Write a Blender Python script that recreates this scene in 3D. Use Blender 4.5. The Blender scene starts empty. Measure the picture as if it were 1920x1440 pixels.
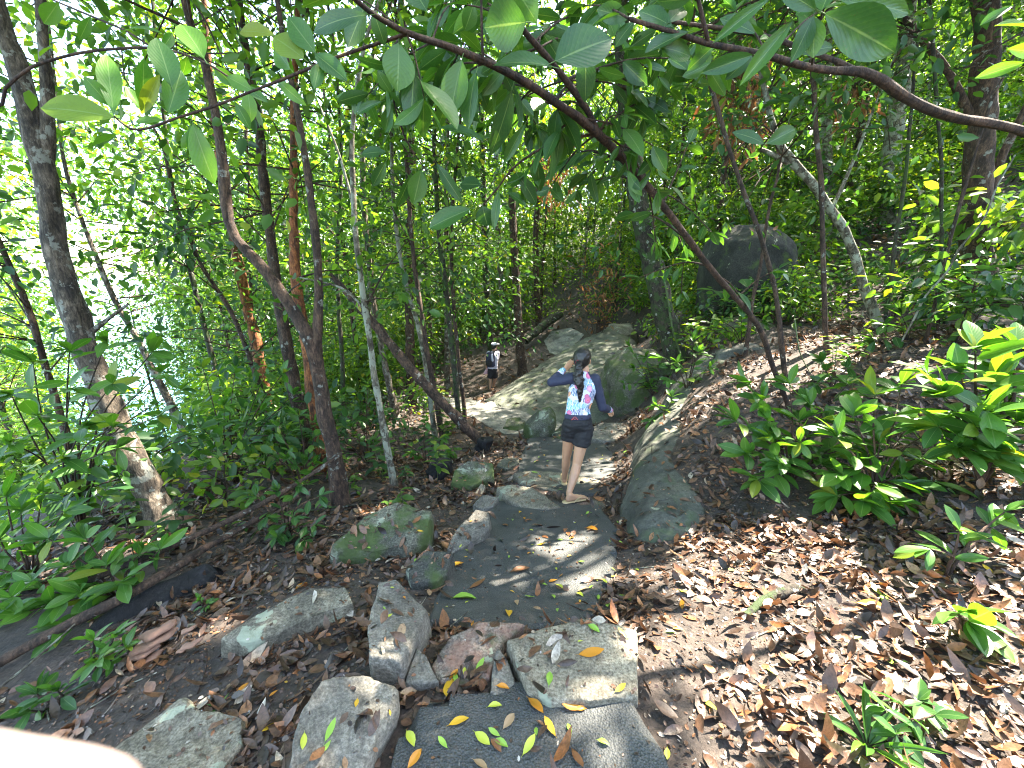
import bpy, bmesh, math, random
import numpy as np
from mathutils import Vector, Matrix, Quaternion, noise
from mathutils.bvhtree import BVHTree

random.seed(7)
rng = np.random.default_rng(7)
R = math.radians
scene = bpy.context.scene
col = scene.collection

# ------------------------------------------------------------------ camera, sky, sun, exposure
CAM_H, PITCH, FPX = 1.5, R(15), 760.0          # ultrawide phone held at chest height, tilted down
cam_data = bpy.data.cameras.new('camera')
cam_data.sensor_width = 36.0
cam_data.lens = FPX / 1920 * 36
cam_data.clip_start, cam_data.clip_end = 0.004, 3000
cam_data.dof.use_dof = True
cam_data.dof.focus_distance = 4.0
cam_data.dof.aperture_fstop = 17.0
cam = bpy.data.objects.new('camera', cam_data)
cam.location = (0, 0, CAM_H)
cam.rotation_euler = (math.pi / 2 - PITCH, 0, 0)
col.objects.link(cam)
scene.camera = cam

SUN_DIR = Vector((0.45, 0.36, 0.82)).normalized()      # towards the sun: high, ahead and to the right
world = bpy.data.worlds.new('World')
scene.world = world
world.use_nodes = True
wn = world.node_tree.nodes
sky = wn.new('ShaderNodeTexSky')
sky.sky_type = 'NISHITA'
sky.sun_disc = False
sky.sun_elevation = math.asin(SUN_DIR.z)
sky.sun_rotation = math.atan2(SUN_DIR.x, SUN_DIR.y)
sky.air_density, sky.dust_density, sky.ozone_density = 1.0, 1.6, 1.0
bg = wn['Background']
bg.inputs['Strength'].default_value = 0.15
world.node_tree.links.new(sky.outputs[0], bg.inputs['Color'])

sun_data = bpy.data.lights.new('sun', 'SUN')
sun_data.energy = 5.0
sun_data.angle = R(0.55)
sun_data.color = (1.0, 0.955, 0.88)
sun = bpy.data.objects.new('sun', sun_data)
sun.rotation_euler = SUN_DIR.to_track_quat('Z', 'Y').to_euler()
sun.location = (0, 0, 30)
col.objects.link(sun)

vs = scene.view_settings
vs.view_transform = 'Standard'
vs.look = 'None'
vs.exposure = 3.4
vs.gamma = 1.0
vs.use_white_balance = True                 # the phone balanced for open shade
vs.white_balance_temperature = 7150
vs.white_balance_tint = 10
vs.use_curve_mapping = False
cy = scene.cycles
cy.max_bounces = 7
cy.diffuse_bounces = 4
cy.glossy_bounces = 2
cy.transmission_bounces = 5
cy.sample_clamp_indirect = 6.0
cy.caustics_reflective = False
cy.caustics_refractive = False
cy.use_denoising = True
cy.denoising_prefilter = 'ACCURATE'
cy.pixel_filter_type = 'BLACKMAN_HARRIS'
cy.filter_width = 1.1

# ------------------------------------------------------------------ pixel -> direction helpers
CP, SP = math.cos(PITCH), math.sin(PITCH)
CAMP = Vector((0, 0, CAM_H))
def ray(px, py):
    xc, yc = (px - 960) / FPX, -(py - 720) / FPX
    return Vector((xc, CP + yc * SP, -SP + yc * CP))
def edge_k(px): return 1 / math.sqrt(1 + ((px - 960) / FPX) ** 2)      # a round stem looks wider away from the axis
def PD(px, py, d):                      # a point at depth d along the view axis
    return CAMP + ray(px, py) * d
def PY(px, py, y):                      # where the pixel's ray meets the vertical plane Y = y
    r = ray(px, py)
    return CAMP + r * (y / r.y)
def PZ(px, py, z):
    r = ray(px, py)
    return CAMP + r * ((z - CAM_H) / r.z)

# ------------------------------------------------------------------ terrain height
CTRL = np.array([
 (0,-3,.05),(0,0,0),(-.3,1.0,0),(.3,1.0,0),(.45,1.36,-.02),(-.35,1.3,-.05),
 (-.2,1.9,-.27),(.35,1.9,-.27),(0,2.6,-.42),(.4,2.6,-.42),(.3,3.3,-.58),(-.25,3.2,-.58),
 (1.0,1.2,0.0),(1.8,1.2,.08),(1.2,2,-.12),(2.2,1.9,.05),(3.2,1.5,.28),(1.6,2.8,-.2),(1.0,2.9,-.4),(2.6,3,.1),(4,3,.6),
 (.5,3.8,-.67),(.5,4.3,-.74),(.3,5.2,-.88),(.9,5.2,-.86),(.6,6.2,-1.02),(1.25,5.0,-.82),(1.5,5.1,-.70),(1.35,4.6,-.68),
 (1.6,3.5,-.08),(2.1,4.4,.1),(1.35,2.9,-.2),(2.45,5.3,.15),(.95,3.3,-.56),(1.15,4.2,-.70),(2.9,4.8,.3),(2.75,6.2,-.05),(1.75,5.6,-.75),(3.7,7,.5),(1.35,6.5,-1.05),(2.1,7.0,-1.08),(1.9,8.3,-1.45),(2.95,7.5,-.3),(3.4,8.6,-.3),(3.9,10.5,-.3),(2,11,-1.6),(2.1,13.5,-1.25),(3.8,15,-.75),(4.4,13.5,-.7),(4.4,8.8,.35),
 (0,8.5,-1.5),(-.7,10,-1.65),(-.8,12,-1.88),(0,11,-1.7),(1.,14,-1.35),(2,17,-.6),(2.4,20,.2),(.3,13.6,-1.2),
 (-1.5,1.4,-.27),(-2.5,1.2,-.5),(-1.0,1.9,-.27),(-.9,2.6,-.45),(-1.6,3.7,-.75),(-3,3.2,-.7),(-4.5,3.5,-.85),(-1,4.6,-.92),
 (-2.3,6.3,-1.4),(-3.5,11.5,-2.1),(-6,6,-1.5),(-8,10,-3.0),(-15,10,-7),(-30,10,-13),(-15,30,-8),(-4,20,-1.9),
 (0,30,1.0),(8,25,4),(6,12,1.7),(5.2,8.5,.6),(5.8,5.8,.9),(8,6,1.8),(12,10,3.7),(30,10,10),(30,40,13),(0,60,6),(-30,60,-14),
 (5,2,.95),(8,0,1.9),(30,-10,9),(-6,0,-1.3),(-30,-10,-12),(0,-10,.8),(-80,30,-16),(-80,120,-16),(-80,-20,-16),(0,120,16),(70,120,25),(70,0,22)], float)
EPS = 0.25
def _phi(d2): return np.sqrt(d2 + EPS * EPS)
_A = _phi(((CTRL[:, None, :2] - CTRL[None, :, :2]) ** 2).sum(-1))
_W = np.linalg.solve(_A - np.eye(len(CTRL)) * 0.03, CTRL[:, 2])
def TZ(x, y):
    x = np.atleast_1d(np.asarray(x, float)); y = np.atleast_1d(np.asarray(y, float))
    out = np.empty(x.shape)
    for i in range(0, x.size, 20000):
        d2 = (x.flat[i:i+20000, None] - CTRL[None, :, 0]) ** 2 + (y.flat[i:i+20000, None] - CTRL[None, :, 1]) ** 2 if False else \
             (x.ravel()[i:i+20000, None] - CTRL[None, :, 0]) ** 2 + (y.ravel()[i:i+20000, None] - CTRL[None, :, 1]) ** 2
        out.ravel()[i:i+20000] = _phi(d2) @ _W
    return out
def tz(x, y): return float(TZ(x, y)[0])
def G(px, py):                          # ground hit of a pixel's ray
    r = ray(px, py)
    ts = np.concatenate([np.arange(.8, 12, .02), np.arange(12, 60, .15)])
    P = np.outer(ts, np.array(r)) + np.array(CAMP)
    d = P[:, 2] - TZ(P[:, 0], P[:, 1])
    k = np.argmax(d < 0) if (d < 0).any() else len(ts) - 1
    return Vector(P[k])

# ------------------------------------------------------------------ object helpers
def link(o, parent=None):
    col.objects.link(o)
    if parent is not None: o.parent = parent
    return o
def tag(o, label=None, cat=None, group=None, kind=None):
    if label: o['label'] = label
    if cat: o['category'] = cat
    if group: o['group'] = group
    if kind: o['kind'] = kind
    return o
def empty(name, loc, label=None, cat=None, group=None):
    o = bpy.data.objects.new(name, None)
    o.location = loc
    o.empty_display_size = .2
    link(o)
    return tag(o, label, cat, group)
def mesh_np(name, V, F, mats=(), smooth=True, attrs=None, fmat=None):
    """V (n,3), F list of arrays (m,k) of equal k each"""
    me = bpy.data.meshes.new(name)
    V = np.asarray(V, np.float32)
    if not isinstance(F, (list, tuple)): F = [F]
    loops = np.concatenate([f.ravel() for f in F]).astype(np.int32)
    sizes = np.concatenate([np.full(len(f), f.shape[1]) for f in F]).astype(np.int32)
    starts = np.concatenate([[0], np.cumsum(sizes)[:-1]]).astype(np.int32)
    me.vertices.add(len(V)); me.vertices.foreach_set('co', V.ravel())
    me.loops.add(len(loops)); me.loops.foreach_set('vertex_index', loops)
    me.polygons.add(len(sizes)); me.polygons.foreach_set('loop_start', starts)
    me.polygons.foreach_set('loop_total', sizes)
    if fmat is not None: me.polygons.foreach_set('material_index', np.asarray(fmat, np.int32))
    me.update(calc_edges=True)
    if smooth: me.polygons.foreach_set('use_smooth', np.ones(len(sizes), bool))
    for m in mats: me.materials.append(m)
    for k, v in (attrs or {}).items():
        a = me.attributes.new(k, 'FLOAT', 'POINT'); a.data.foreach_set('value', np.asarray(v, np.float32))
    return me
def obj(name, me, parent=None, loc=None):
    o = bpy.data.objects.new(name, me)
    if loc is not None: o.location = loc
    return link(o, parent)
def world_child(name, me, parent):
    """a part whose mesh is in world coordinates under an Empty that stands elsewhere"""
    o = bpy.data.objects.new(name, me)
    link(o, parent)
    o.matrix_parent_inverse = Matrix.Translation(-Vector(parent.location))
    return o

# ------------------------------------------------------------------ materials
MATS = {}
def new_mat(name):
    m = bpy.data.materials.new(name); m.use_nodes = True
    MATS[name] = m
    nt = m.node_tree
    return m, nt, nt.nodes, nt.links, nt.nodes['Principled BSDF']
def ramp(nodes, stops, interp='LINEAR'):
    n = nodes.new('ShaderNodeValToRGB')
    cr = n.color_ramp; cr.interpolation = interp
    while len(cr.elements) < len(stops): cr.elements.new(.5)
    for e, (p, c) in zip(cr.elements, stops):
        e.position = p; e.color = (*c, 1)
    return n
def noise_tex(nodes, links, scale, detail=4, rough=.55, vec=None, dist=0):
    n = nodes.new('ShaderNodeTexNoise')
    n.inputs['Scale'].default_value = scale; n.inputs['Detail'].default_value = detail
    n.inputs['Roughness'].default_value = rough; n.inputs['Distortion'].default_value = dist
    if vec is not None: links.new(vec, n.inputs['Vector'])
    return n
def objcoord(nodes): return nodes.new('ShaderNodeTexCoord').outputs['Object']
def geopos(nodes): return nodes.new('ShaderNodeNewGeometry').outputs['Position']
def mixc(nodes, links, fac, a, b, blend='MIX'):
    n = nodes.new('ShaderNodeMix'); n.data_type = 'RGBA'; n.blend_type = blend
    for s, v in ((n.inputs[0], fac), (n.inputs[6], a), (n.inputs[7], b)):
        if hasattr(v, 'is_output'): links.new(v, s)
        elif isinstance(v, (int, float)): s.default_value = v
        else: s.default_value = (*v, 1)
    return n.outputs[2]
def bump(nodes, links, h, strength, dist=.01, normal=None):
    b = nodes.new('ShaderNodeBump'); b.inputs['Strength'].default_value = strength; b.inputs['Distance'].default_value = dist
    links.new(h, b.inputs['Height'])
    if normal is not None: links.new(normal, b.inputs['Normal'])
    return b.outputs[0]

def leaf_mat(name, stops, trans=.42, rough=.34, veins=False, trans_tint=(1.5, 1.5, .4), spec=.5, two=None):
    m, nt, N, L, p = new_mat(name)
    at = N.new('ShaderNodeAttribute'); at.attribute_name = 'rnd'
    oi = N.new('ShaderNodeObjectInfo')
    add = N.new('ShaderNodeMath'); add.operation = 'ADD'
    if veins:
        L.new(oi.outputs['Random'], add.inputs[0]); add.inputs[1].default_value = 0
    else:
        sc = N.new('ShaderNodeMath'); sc.operation = 'MULTIPLY_ADD'
        L.new(oi.outputs['Random'], sc.inputs[0]); sc.inputs[1].default_value = .24; sc.inputs[2].default_value = -.12
        L.new(at.outputs['Fac'], add.inputs[0]); L.new(sc.outputs[0], add.inputs[1])
    rp = ramp(N, stops); L.new(add.outputs[0], rp.inputs[0])
    c = rp.outputs[0]
    if veins:
        ux = N.new('ShaderNodeAttribute'); ux.attribute_name = 'across'
        uy = N.new('ShaderNodeAttribute'); uy.attribute_name = 'along'
        ab = N.new('ShaderNodeMath'); ab.operation = 'ABSOLUTE'; L.new(ux.outputs['Fac'], ab.inputs[0])
        mid = N.new('ShaderNodeMapRange'); L.new(ab.outputs[0], mid.inputs[0])
        mid.inputs[1].default_value = .02; mid.inputs[2].default_value = .07; mid.inputs[3].default_value = 1; mid.inputs[4].default_value = 0
        k = N.new('ShaderNodeMath'); k.operation = 'MULTIPLY_ADD'; L.new(ab.outputs[0], k.inputs[0]); k.inputs[1].default_value = -.35
        L.new(uy.outputs['Fac'], k.inputs[2])
        si = N.new('ShaderNodeMath'); si.operation = 'MULTIPLY'; L.new(k.outputs[0], si.inputs[0]); si.inputs[1].default_value = 62
        sn = N.new('ShaderNodeMath'); sn.operation = 'SINE'; L.new(si.outputs[0], sn.inputs[0])
        sv = N.new('ShaderNodeMapRange'); L.new(sn.outputs[0], sv.inputs[0])
        sv.inputs[1].default_value = .86; sv.inputs[2].default_value = 1; sv.inputs[3].default_value = 0; sv.inputs[4].default_value = .14
        mx = N.new('ShaderNodeMath'); mx.operation = 'MAXIMUM'; L.new(mid.outputs[0], mx.inputs[0]); L.new(sv.outputs[0], mx.inputs[1])
        nz = noise_tex(N, L, 22, 3, .6, objcoord(N))
        c = mixc(N, L, .35, c, mixc(N, L, nz.outputs['Fac'], (.01, .05, .012), (.10, .22, .04)), 'MIX')
        mf = N.new('ShaderNodeMath'); mf.operation = 'MULTIPLY'; L.new(mx.outputs[0], mf.inputs[0]); mf.inputs[1].default_value = .55
        c = mixc(N, L, mf.outputs[0], c, (.22, .32, .12))
        nb = bump(N, L, sn.outputs[0], .10, .002)
        L.new(nb, p.inputs['Normal'])
        # insect holes stay geometry-free: small brown blemishes with a shape of their own
        vo = N.new('ShaderNodeTexNoise'); vo.inputs['Scale'].default_value = 55; L.new(objcoord(N), vo.inputs['Vector'])
        bl = N.new('ShaderNodeMapRange'); L.new(vo.outputs['Fac'], bl.inputs[0]); bl.inputs[1].default_value = .70; bl.inputs[2].default_value = .74
        c = mixc(N, L, bl.outputs[0], c, (.10, .07, .025))
    L.new(c, p.inputs['Base Color'])
    p.inputs['Roughness'].default_value = rough
    p.inputs['Specular IOR Level'].default_value = spec
    if trans > 0:
        tr = N.new('ShaderNodeBsdfTranslucent')
        tc = mixc(N, L, 1.0, c, trans_tint, 'MULTIPLY')
        L.new(tc, tr.inputs['Color'])
        ms = N.new('ShaderNodeMixShader'); ms.inputs[0].default_value = trans
        L.new(p.outputs[0], ms.inputs[1]); L.new(tr.outputs[0], ms.inputs[2])
        L.new(ms.outputs[0], N['Material Output'].inputs[0])
    return m

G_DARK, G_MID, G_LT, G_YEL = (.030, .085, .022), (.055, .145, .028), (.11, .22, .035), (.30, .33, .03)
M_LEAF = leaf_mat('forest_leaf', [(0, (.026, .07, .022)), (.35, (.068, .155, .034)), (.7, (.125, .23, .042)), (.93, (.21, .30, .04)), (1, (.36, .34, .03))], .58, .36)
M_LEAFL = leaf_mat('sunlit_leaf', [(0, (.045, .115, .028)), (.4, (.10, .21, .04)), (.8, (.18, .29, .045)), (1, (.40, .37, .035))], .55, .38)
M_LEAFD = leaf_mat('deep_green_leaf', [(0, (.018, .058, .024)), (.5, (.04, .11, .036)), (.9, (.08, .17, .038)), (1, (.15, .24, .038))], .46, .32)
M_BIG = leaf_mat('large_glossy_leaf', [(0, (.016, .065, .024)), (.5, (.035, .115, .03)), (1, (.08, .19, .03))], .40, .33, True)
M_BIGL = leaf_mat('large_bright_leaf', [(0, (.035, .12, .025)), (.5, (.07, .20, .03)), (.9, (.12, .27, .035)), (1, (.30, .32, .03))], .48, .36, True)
M_LITTER = leaf_mat('leaf_litter', [(0, (.020, .013, .010)), (.25, (.060, .034, .022)), (.5, (.125, .066, .040)), (.68, (.20, .098, .05)), (.8, (.28, .105, .036)), (.9, (.33, .20, .11)),
                                    (.96, (.40, .33, .24)), (1, (.40, .37, .33))], .08, .38, trans_tint=(1, .8, .5), spec=.6)
def mottle(m, scale=60):
    nt = m.node_tree; N, L = nt.nodes, nt.links; p = N['Principled BSDF']
    src = p.inputs['Base Color'].links[0].from_socket
    n = noise_tex(N, L, scale, 5, .7, geopos(N))
    r = ramp(N, [(.35, (.45, .42, .4)), (.55, (1, 1, 1)), (.7, (1.35, 1.3, 1.25))]); L.new(n.outputs['Fac'], r.inputs[0])
    L.new(mixc(N, L, 1.0, src, r.outputs[0], 'MULTIPLY'), p.inputs['Base Color'])
    L.new(bump(N, L, n.outputs['Fac'], .5, .006), p.inputs['Normal'])
mottle(M_LITTER)
def simple_mat(name, colr, rough=.6, var=.25, scale=30, trans=0, spec=.5, bmp=0):
    m, nt, N, L, p = new_mat(name)
    nz = noise_tex(N, L, scale, 5, .6, objcoord(N))
    d = tuple(c * (1 - var) for c in colr); u = tuple(min(1, c * (1 + var)) for c in colr)
    c = mixc(N, L, nz.outputs['Fac'], d, u)
    L.new(c, p.inputs['Base Color'])
    p.inputs['Roughness'].default_value = rough; p.inputs['Specular IOR Level'].default_value = spec
    if bmp: L.new(bump(N, L, nz.outputs['Fac'], bmp, .004), p.inputs['Normal'])
    if trans:
        tr = N.new('ShaderNodeBsdfTranslucent'); L.new(c, tr.inputs['Color'])
        ms = N.new('ShaderNodeMixShader'); ms.inputs[0].default_value = trans
        L.new(p.outputs[0], ms.inputs[1]); L.new(tr.outputs[0], ms.inputs[2]); L.new(ms.outputs[0], N['Material Output'].inputs[0])
    return m
def bark_mat(name, dark, mid, light, lichen=.0, moss=.0, lichen_col=(.42, .44, .38)):
    m, nt, N, L, p = new_mat(name)
    pos = geopos(N)
    mp = N.new('ShaderNodeMapping'); mp.inputs['Scale'].default_value = (1, 1, .35); L.new(pos, mp.inputs['Vector'])
    n1 = noise_tex(N, L, 46, 8, .72, mp.outputs[0], .9)
    n2 = noise_tex(N, L, 7, 5, .65, pos)
    n7 = noise_tex(N, L, 16, 6, .7, mp.outputs[0], 1.2)
    n3 = noise_tex(N, L, 9, 5, .65, pos)
    rp = ramp(N, [(.36, dark), (.5, mid), (.66, light)]); L.new(n1.outputs['Fac'], rp.inputs[0])
    r7 = ramp(N, [(.38, (.32, .3, .28)), (.52, (.9, .9, .9)), (.7, (1.3, 1.25, 1.2))]); L.new(n7.outputs['Fac'], r7.inputs[0])
    c = mixc(N, L, 1.0, rp.outputs[0], r7.outputs[0], 'MULTIPLY')
    r2 = ramp(N, [(.38, (.45, .42, .4)), (.6, (1.15, 1.12, 1.1))]); L.new(n2.outputs['Fac'], r2.inputs[0])
    c = mixc(N, L, 1.0, c, r2.outputs[0], 'MULTIPLY')
    if lichen:
        r = ramp(N, [(.62 - lichen * .25, (0, 0, 0)), (.66 - lichen * .25, (1, 1, 1))]); L.new(n3.outputs['Fac'], r.inputs[0])
        c = mixc(N, L, r.outputs[0], c, mixc(N, L, n1.outputs['Fac'], tuple(x * .55 for x in lichen_col), lichen_col))
    if moss:
        n4 = noise_tex(N, L, 6, 5, .7, pos)
        r = ramp(N, [(.6 - moss * .25, (0, 0, 0)), (.68 - moss * .25, (1, 1, 1))]); L.new(n4.outputs['Fac'], r.inputs[0])
        c = mixc(N, L, r.outputs[0], c, (.035, .06, .015))
    L.new(c, p.inputs['Base Color']); p.inputs['Roughness'].default_value = .85
    b7 = bump(N, L, n7.outputs['Fac'], 1.0, .03)
    L.new(bump(N, L, n1.outputs['Fac'], 1.0, .012, b7), p.inputs['Normal'])
    return m
M_BARK_GREY = bark_mat('grey_bark', (.04, .032, .024), (.13, .105, .078), (.26, .215, .165), lichen=.28, lichen_col=(.30, .30, .25))
M_BARK_BROWN = bark_mat('brown_bark', (.03, .017, .011), (.085, .05, .032), (.16, .10, .065), lichen=.08, lichen_col=(.26, .26, .22))
M_BARK_RED = bark_mat('rusty_bark', (.12, .035, .012), (.30, .10, .03), (.42, .20, .08))
M_BARK_DARK = bark_mat('dark_mossy_bark', (.018, .014, .01), (.05, .04, .028), (.10, .085, .06), lichen=.1, moss=.5)
M_BARK_PALE = bark_mat('pale_lichen_bark', (.10, .085, .06), (.20, .18, .13), (.30, .27, .20), lichen=.5, lichen_col=(.36, .37, .28))
M_BARK_CHAR = bark_mat('charred_bark', (.006, .006, .007), (.014, .014, .016), (.035, .034, .034))
M_TWIG = bark_mat('twig_bark', (.035, .018, .012), (.085, .045, .028), (.15, .085, .05))
M_TWIGG = simple_mat('green_stem', (.06, .09, .03), .6)
BARKS = {'grey': M_BARK_GREY, 'brown': M_BARK_BROWN, 'red': M_BARK_RED, 'dark': M_BARK_DARK, 'pale': M_BARK_PALE}

def rock_mat(name, dark, mid, light, moss=.0, lichen=.3, warm=0., speck=1.0, mossc=(.05, .075, .018)):
    m, nt, N, L, p = new_mat(name)
    pos = geopos(N)
    n1 = noise_tex(N, L, 95, 3, .7, pos)
    n2 = noise_tex(N, L, 2.6, 6, .62, pos, .3)
    n3 = noise_tex(N, L, 7.5, 6, .68, pos)
    n5 = noise_tex(N, L, 24, 5, .65, pos)
    r = ramp(N, [(.36, dark), (.5, mid), (.66, light)]); L.new(n1.outputs['Fac'], r.inputs[0])
    flat = tuple((a + b) / 2 for a, b in zip(mid, light))
    c = mixc(N, L, speck, flat, r.outputs[0])
    r2 = ramp(N, [(.34, (.36, .35, .33)), (.5, (.8, .78, .74)), (.68, (1.2, 1.15, 1.05))]); L.new(n2.outputs['Fac'], r2.inputs[0])
    c = mixc(N, L, 1.0, c, r2.outputs[0], 'MULTIPLY')
    r5 = ramp(N, [(.38, (.62, .6, .58)), (.6, (1.1, 1.1, 1.08))]); L.new(n5.outputs['Fac'], r5.inputs[0])
    c = mixc(N, L, .8, c, r5.outputs[0], 'MULTIPLY')
    if warm:
        r3 = ramp(N, [(.45, (0, 0, 0)), (.62, (1, 1, 1))]); L.new(n3.outputs['Fac'], r3.inputs[0])
        mm = N.new('ShaderNodeMath'); mm.operation = 'MULTIPLY'; L.new(r3.outputs[0], mm.inputs[0]); mm.inputs[1].default_value = warm
        c = mixc(N, L, mm.outputs[0], c, mixc(N, L, n1.outputs['Fac'], (.16, .07, .045), (.36, .20, .14)))
    if lichen:
        n4 = noise_tex(N, L, 5.2, 5, .6, pos, .4)
        r4 = ramp(N, [(.66 - lichen * .12, (0, 0, 0)), (.68 - lichen * .12, (1, 1, 1))]); L.new(n4.outputs['Fac'], r4.inputs[0])
        c = mixc(N, L, r4.outputs[0], c, mixc(N, L, n5.outputs['Fac'], (.17, .19, .13), (.36, .38, .28)))
    if moss:
        n6 = noise_tex(N, L, 3.4, 6, .66, pos, .2)
        r6 = ramp(N, [(.60 - moss * .25, (0, 0, 0)), (.72 - moss * .25, (1, 1, 1))]); L.new(n6.outputs['Fac'], r6.inputs[0])
        c = mixc(N, L, r6.outputs[0], c, mixc(N, L, n5.outputs['Fac'], tuple(x * .5 for x in mossc), tuple(x * 1.5 for x in mossc)))
    L.new(c, p.inputs['Base Color']); p.inputs['Roughness'].default_value = .82
    b1 = bump(N, L, n5.outputs['Fac'], .7, .02)
    L.new(bump(N, L, n1.outputs['Fac'], .5, .004, b1), p.inputs['Normal'])
    return m
M_ROCK = rock_mat('granite', (.085, .08, .07), (.165, .156, .138), (.29, .275, .245), lichen=.25, speck=.8)
M_ROCK_TAN = rock_mat('tan_granite', (.13, .115, .085), (.25, .225, .175), (.38, .35, .28), lichen=.35)
M_ROCK_PINK = rock_mat('reddish_granite', (.08, .07, .06), (.19, .165, .14), (.33, .29, .25), warm=.75, lichen=.1, moss=.2)
M_ROCK_MOSS = rock_mat('mossy_rock', (.055, .055, .042), (.13, .13, .10), (.24, .24, .19), moss=.62, lichen=.4)
M_ROCK_DARK = rock_mat('dark_rock', (.022, .024, .022), (.055, .058, .052), (.12, .122, .11), lichen=.3, moss=.25)  # dark grey base with lichen and moss patches
M_ROCK_SLAB = rock_mat('green_grey_rock', (.07, .08, .062), (.105, .118, .095), (.15, .165, .135), moss=.3, lichen=.0, speck=.45, mossc=(.10, .12, .06))

M_ROCK_FLANK = rock_mat('dark_green_rock', (.05, .056, .047), (.09, .098, .083), (.15, .156, .135), moss=.3, lichen=.15, speck=.6, mossc=(.06, .08, .04))

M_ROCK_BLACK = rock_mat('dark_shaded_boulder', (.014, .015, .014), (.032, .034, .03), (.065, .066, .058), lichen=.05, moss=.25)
def ground_mat():
    m, nt, N, L, p = new_mat('forest_soil')
    pos = geopos(N)
    n1 = noise_tex(N, L, 55, 6, .7, pos); n2 = noise_tex(N, L, 3, 5, .6, pos); n3 = noise_tex(N, L, 14, 6, .7, pos, .8)
    r = ramp(N, [(.3, (.026, .021, .018)), (.5, (.066, .054, .046)), (.72, (.145, .122, .106))]); L.new(n1.outputs['Fac'], r.inputs[0])
    r3 = ramp(N, [(.4, (.03, .022, .017)), (.6, (.11, .075, .055))]); L.new(n3.outputs['Fac'], r3.inputs[0])
    c = mixc(N, L, n2.outputs['Fac'], r.outputs[0], r3.outputs[0])
    L.new(c, p.inputs['Base Color']); p.inputs['Roughness'].default_value = .9
    b = bump(N, L, n3.outputs['Fac'], .9, .05)
    L.new(bump(N, L, n1.outputs['Fac'], .9, .015, b), p.inputs['Normal'])
    return m
M_SOIL = ground_mat()
def path_mat():
    m, nt, N, L, p = new_mat('dark_rubber_asphalt')
    pos = geopos(N)
    n1 = noise_tex(N, L, 160, 3, .7, pos); n2 = noise_tex(N, L, 5, 5, .6, pos); n3 = noise_tex(N, L, 40, 4, .6, pos)
    v = N.new('ShaderNodeTexVoronoi'); v.inputs['Scale'].default_value = 130; L.new(pos, v.inputs['Vector'])
    r = ramp(N, [(.35, (.031, .034, .034)), (.55, (.060, .064, .063)), (.75, (.115, .118, .115))]); L.new(n1.outputs['Fac'], r.inputs[0])
    r2 = ramp(N, [(.35, (.66, .68, .68)), (.65, (1.15, 1.13, 1.08))]); L.new(n2.outputs['Fac'], r2.inputs[0])
    c = mixc(N, L, 1.0, r.outputs[0], r2.outputs[0], 'MULTIPLY')
    n4 = noise_tex(N, L, 9, 7, .72, pos, .6)                      # soil trodden into the surface
    r4 = ramp(N, [(.52, (0, 0, 0)), (.70, (.75, .75, .75))]); L.new(n4.outputs['Fac'], r4.inputs[0])
    c = mixc(N, L, r4.outputs[0], c, (.085, .072, .06))
    L.new(c, p.inputs['Base Color']); p.inputs['Roughness'].default_value = .72
    b = bump(N, L, v.outputs['Distance'], .7, .008)
    L.new(bump(N, L, n3.outputs['Fac'], .4, .01, b), p.inputs['Normal'])
    return m
M_PATH = path_mat()
def concrete():
    return rock_mat('sunlit_concrete_path', (.17, .17, .16), (.25, .25, .235), (.33, .325, .305), lichen=0, speck=.6)  # concrete tone raised to stand in for sunlight on the far path
M_CONC = concrete()
def sea_mat():
    m, nt, N, L, p = new_mat('sea_water')
    p.inputs['Base Color'].default_value = (.05, .16, .20, 1); p.inputs['Roughness'].default_value = .18
    n = noise_tex(N, L, .6, 4, .6, geopos(N)); L.new(bump(N, L, n.outputs['Fac'], .5, .3), p.inputs['Normal'])
    return m

# ------------------------------------------------------------------ ground and sea
def axis(stops):
    out = [stops[0][0]]
    for (a, _), (b, s) in zip(stops[:-1], stops[1:]):
        n = max(1, int(round((b - a) / s)))
        out += list(np.linspace(a, b, n + 1)[1:])
    return np.array(out)
gx = axis([(-120, 0), (-40, 8), (-14, 2), (-5, .3), (4.5, .055), (14, .3), (40, 2), (120, 8)])
gy = axis([(-40, 0), (-6, 4), (-.5, .5), (6.5, .055), (16, .2), (40, 1.5), (140, 8)])
X, Y = np.meshgrid(gx, gy)
Z = TZ(X, Y).reshape(X.shape)
def fbm(x, y, s):
    return noise.fractal(Vector((x * s, y * s, 3.3)), 1.0, 2.0, 4)
nz_ = np.array([fbm(a, b, 1.6) for a, b in zip(X.ravel(), Y.ravel())]).reshape(X.shape)
def bumpy(x, y): return .022 * fbm(x, y, 1.6)
Z = Z + .022 * nz_
nx, ny = len(gx), len(gy)
idx = np.arange(nx * ny).reshape(ny, nx)
quads = np.stack([idx[:-1, :-1], idx[:-1, 1:], idx[1:, 1:], idx[1:, :-1]], -1).reshape(-1, 4)
GV = np.stack([X, Y, Z], -1).reshape(-1, 3)
ground = obj('ground', mesh_np('ground', GV, quads, [M_SOIL])); ground['kind'] = 'structure'
sea_me = mesh_np('sea', np.array([(-2500, -800, -11.5), (-22, -800, -11.5), (-22, 2500, -11.5), (-2500, 2500, -11.5)]), np.array([[0, 1, 2, 3]]), [sea_mat()])
sea = obj('sea', sea_me); sea['kind'] = 'structure'

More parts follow.
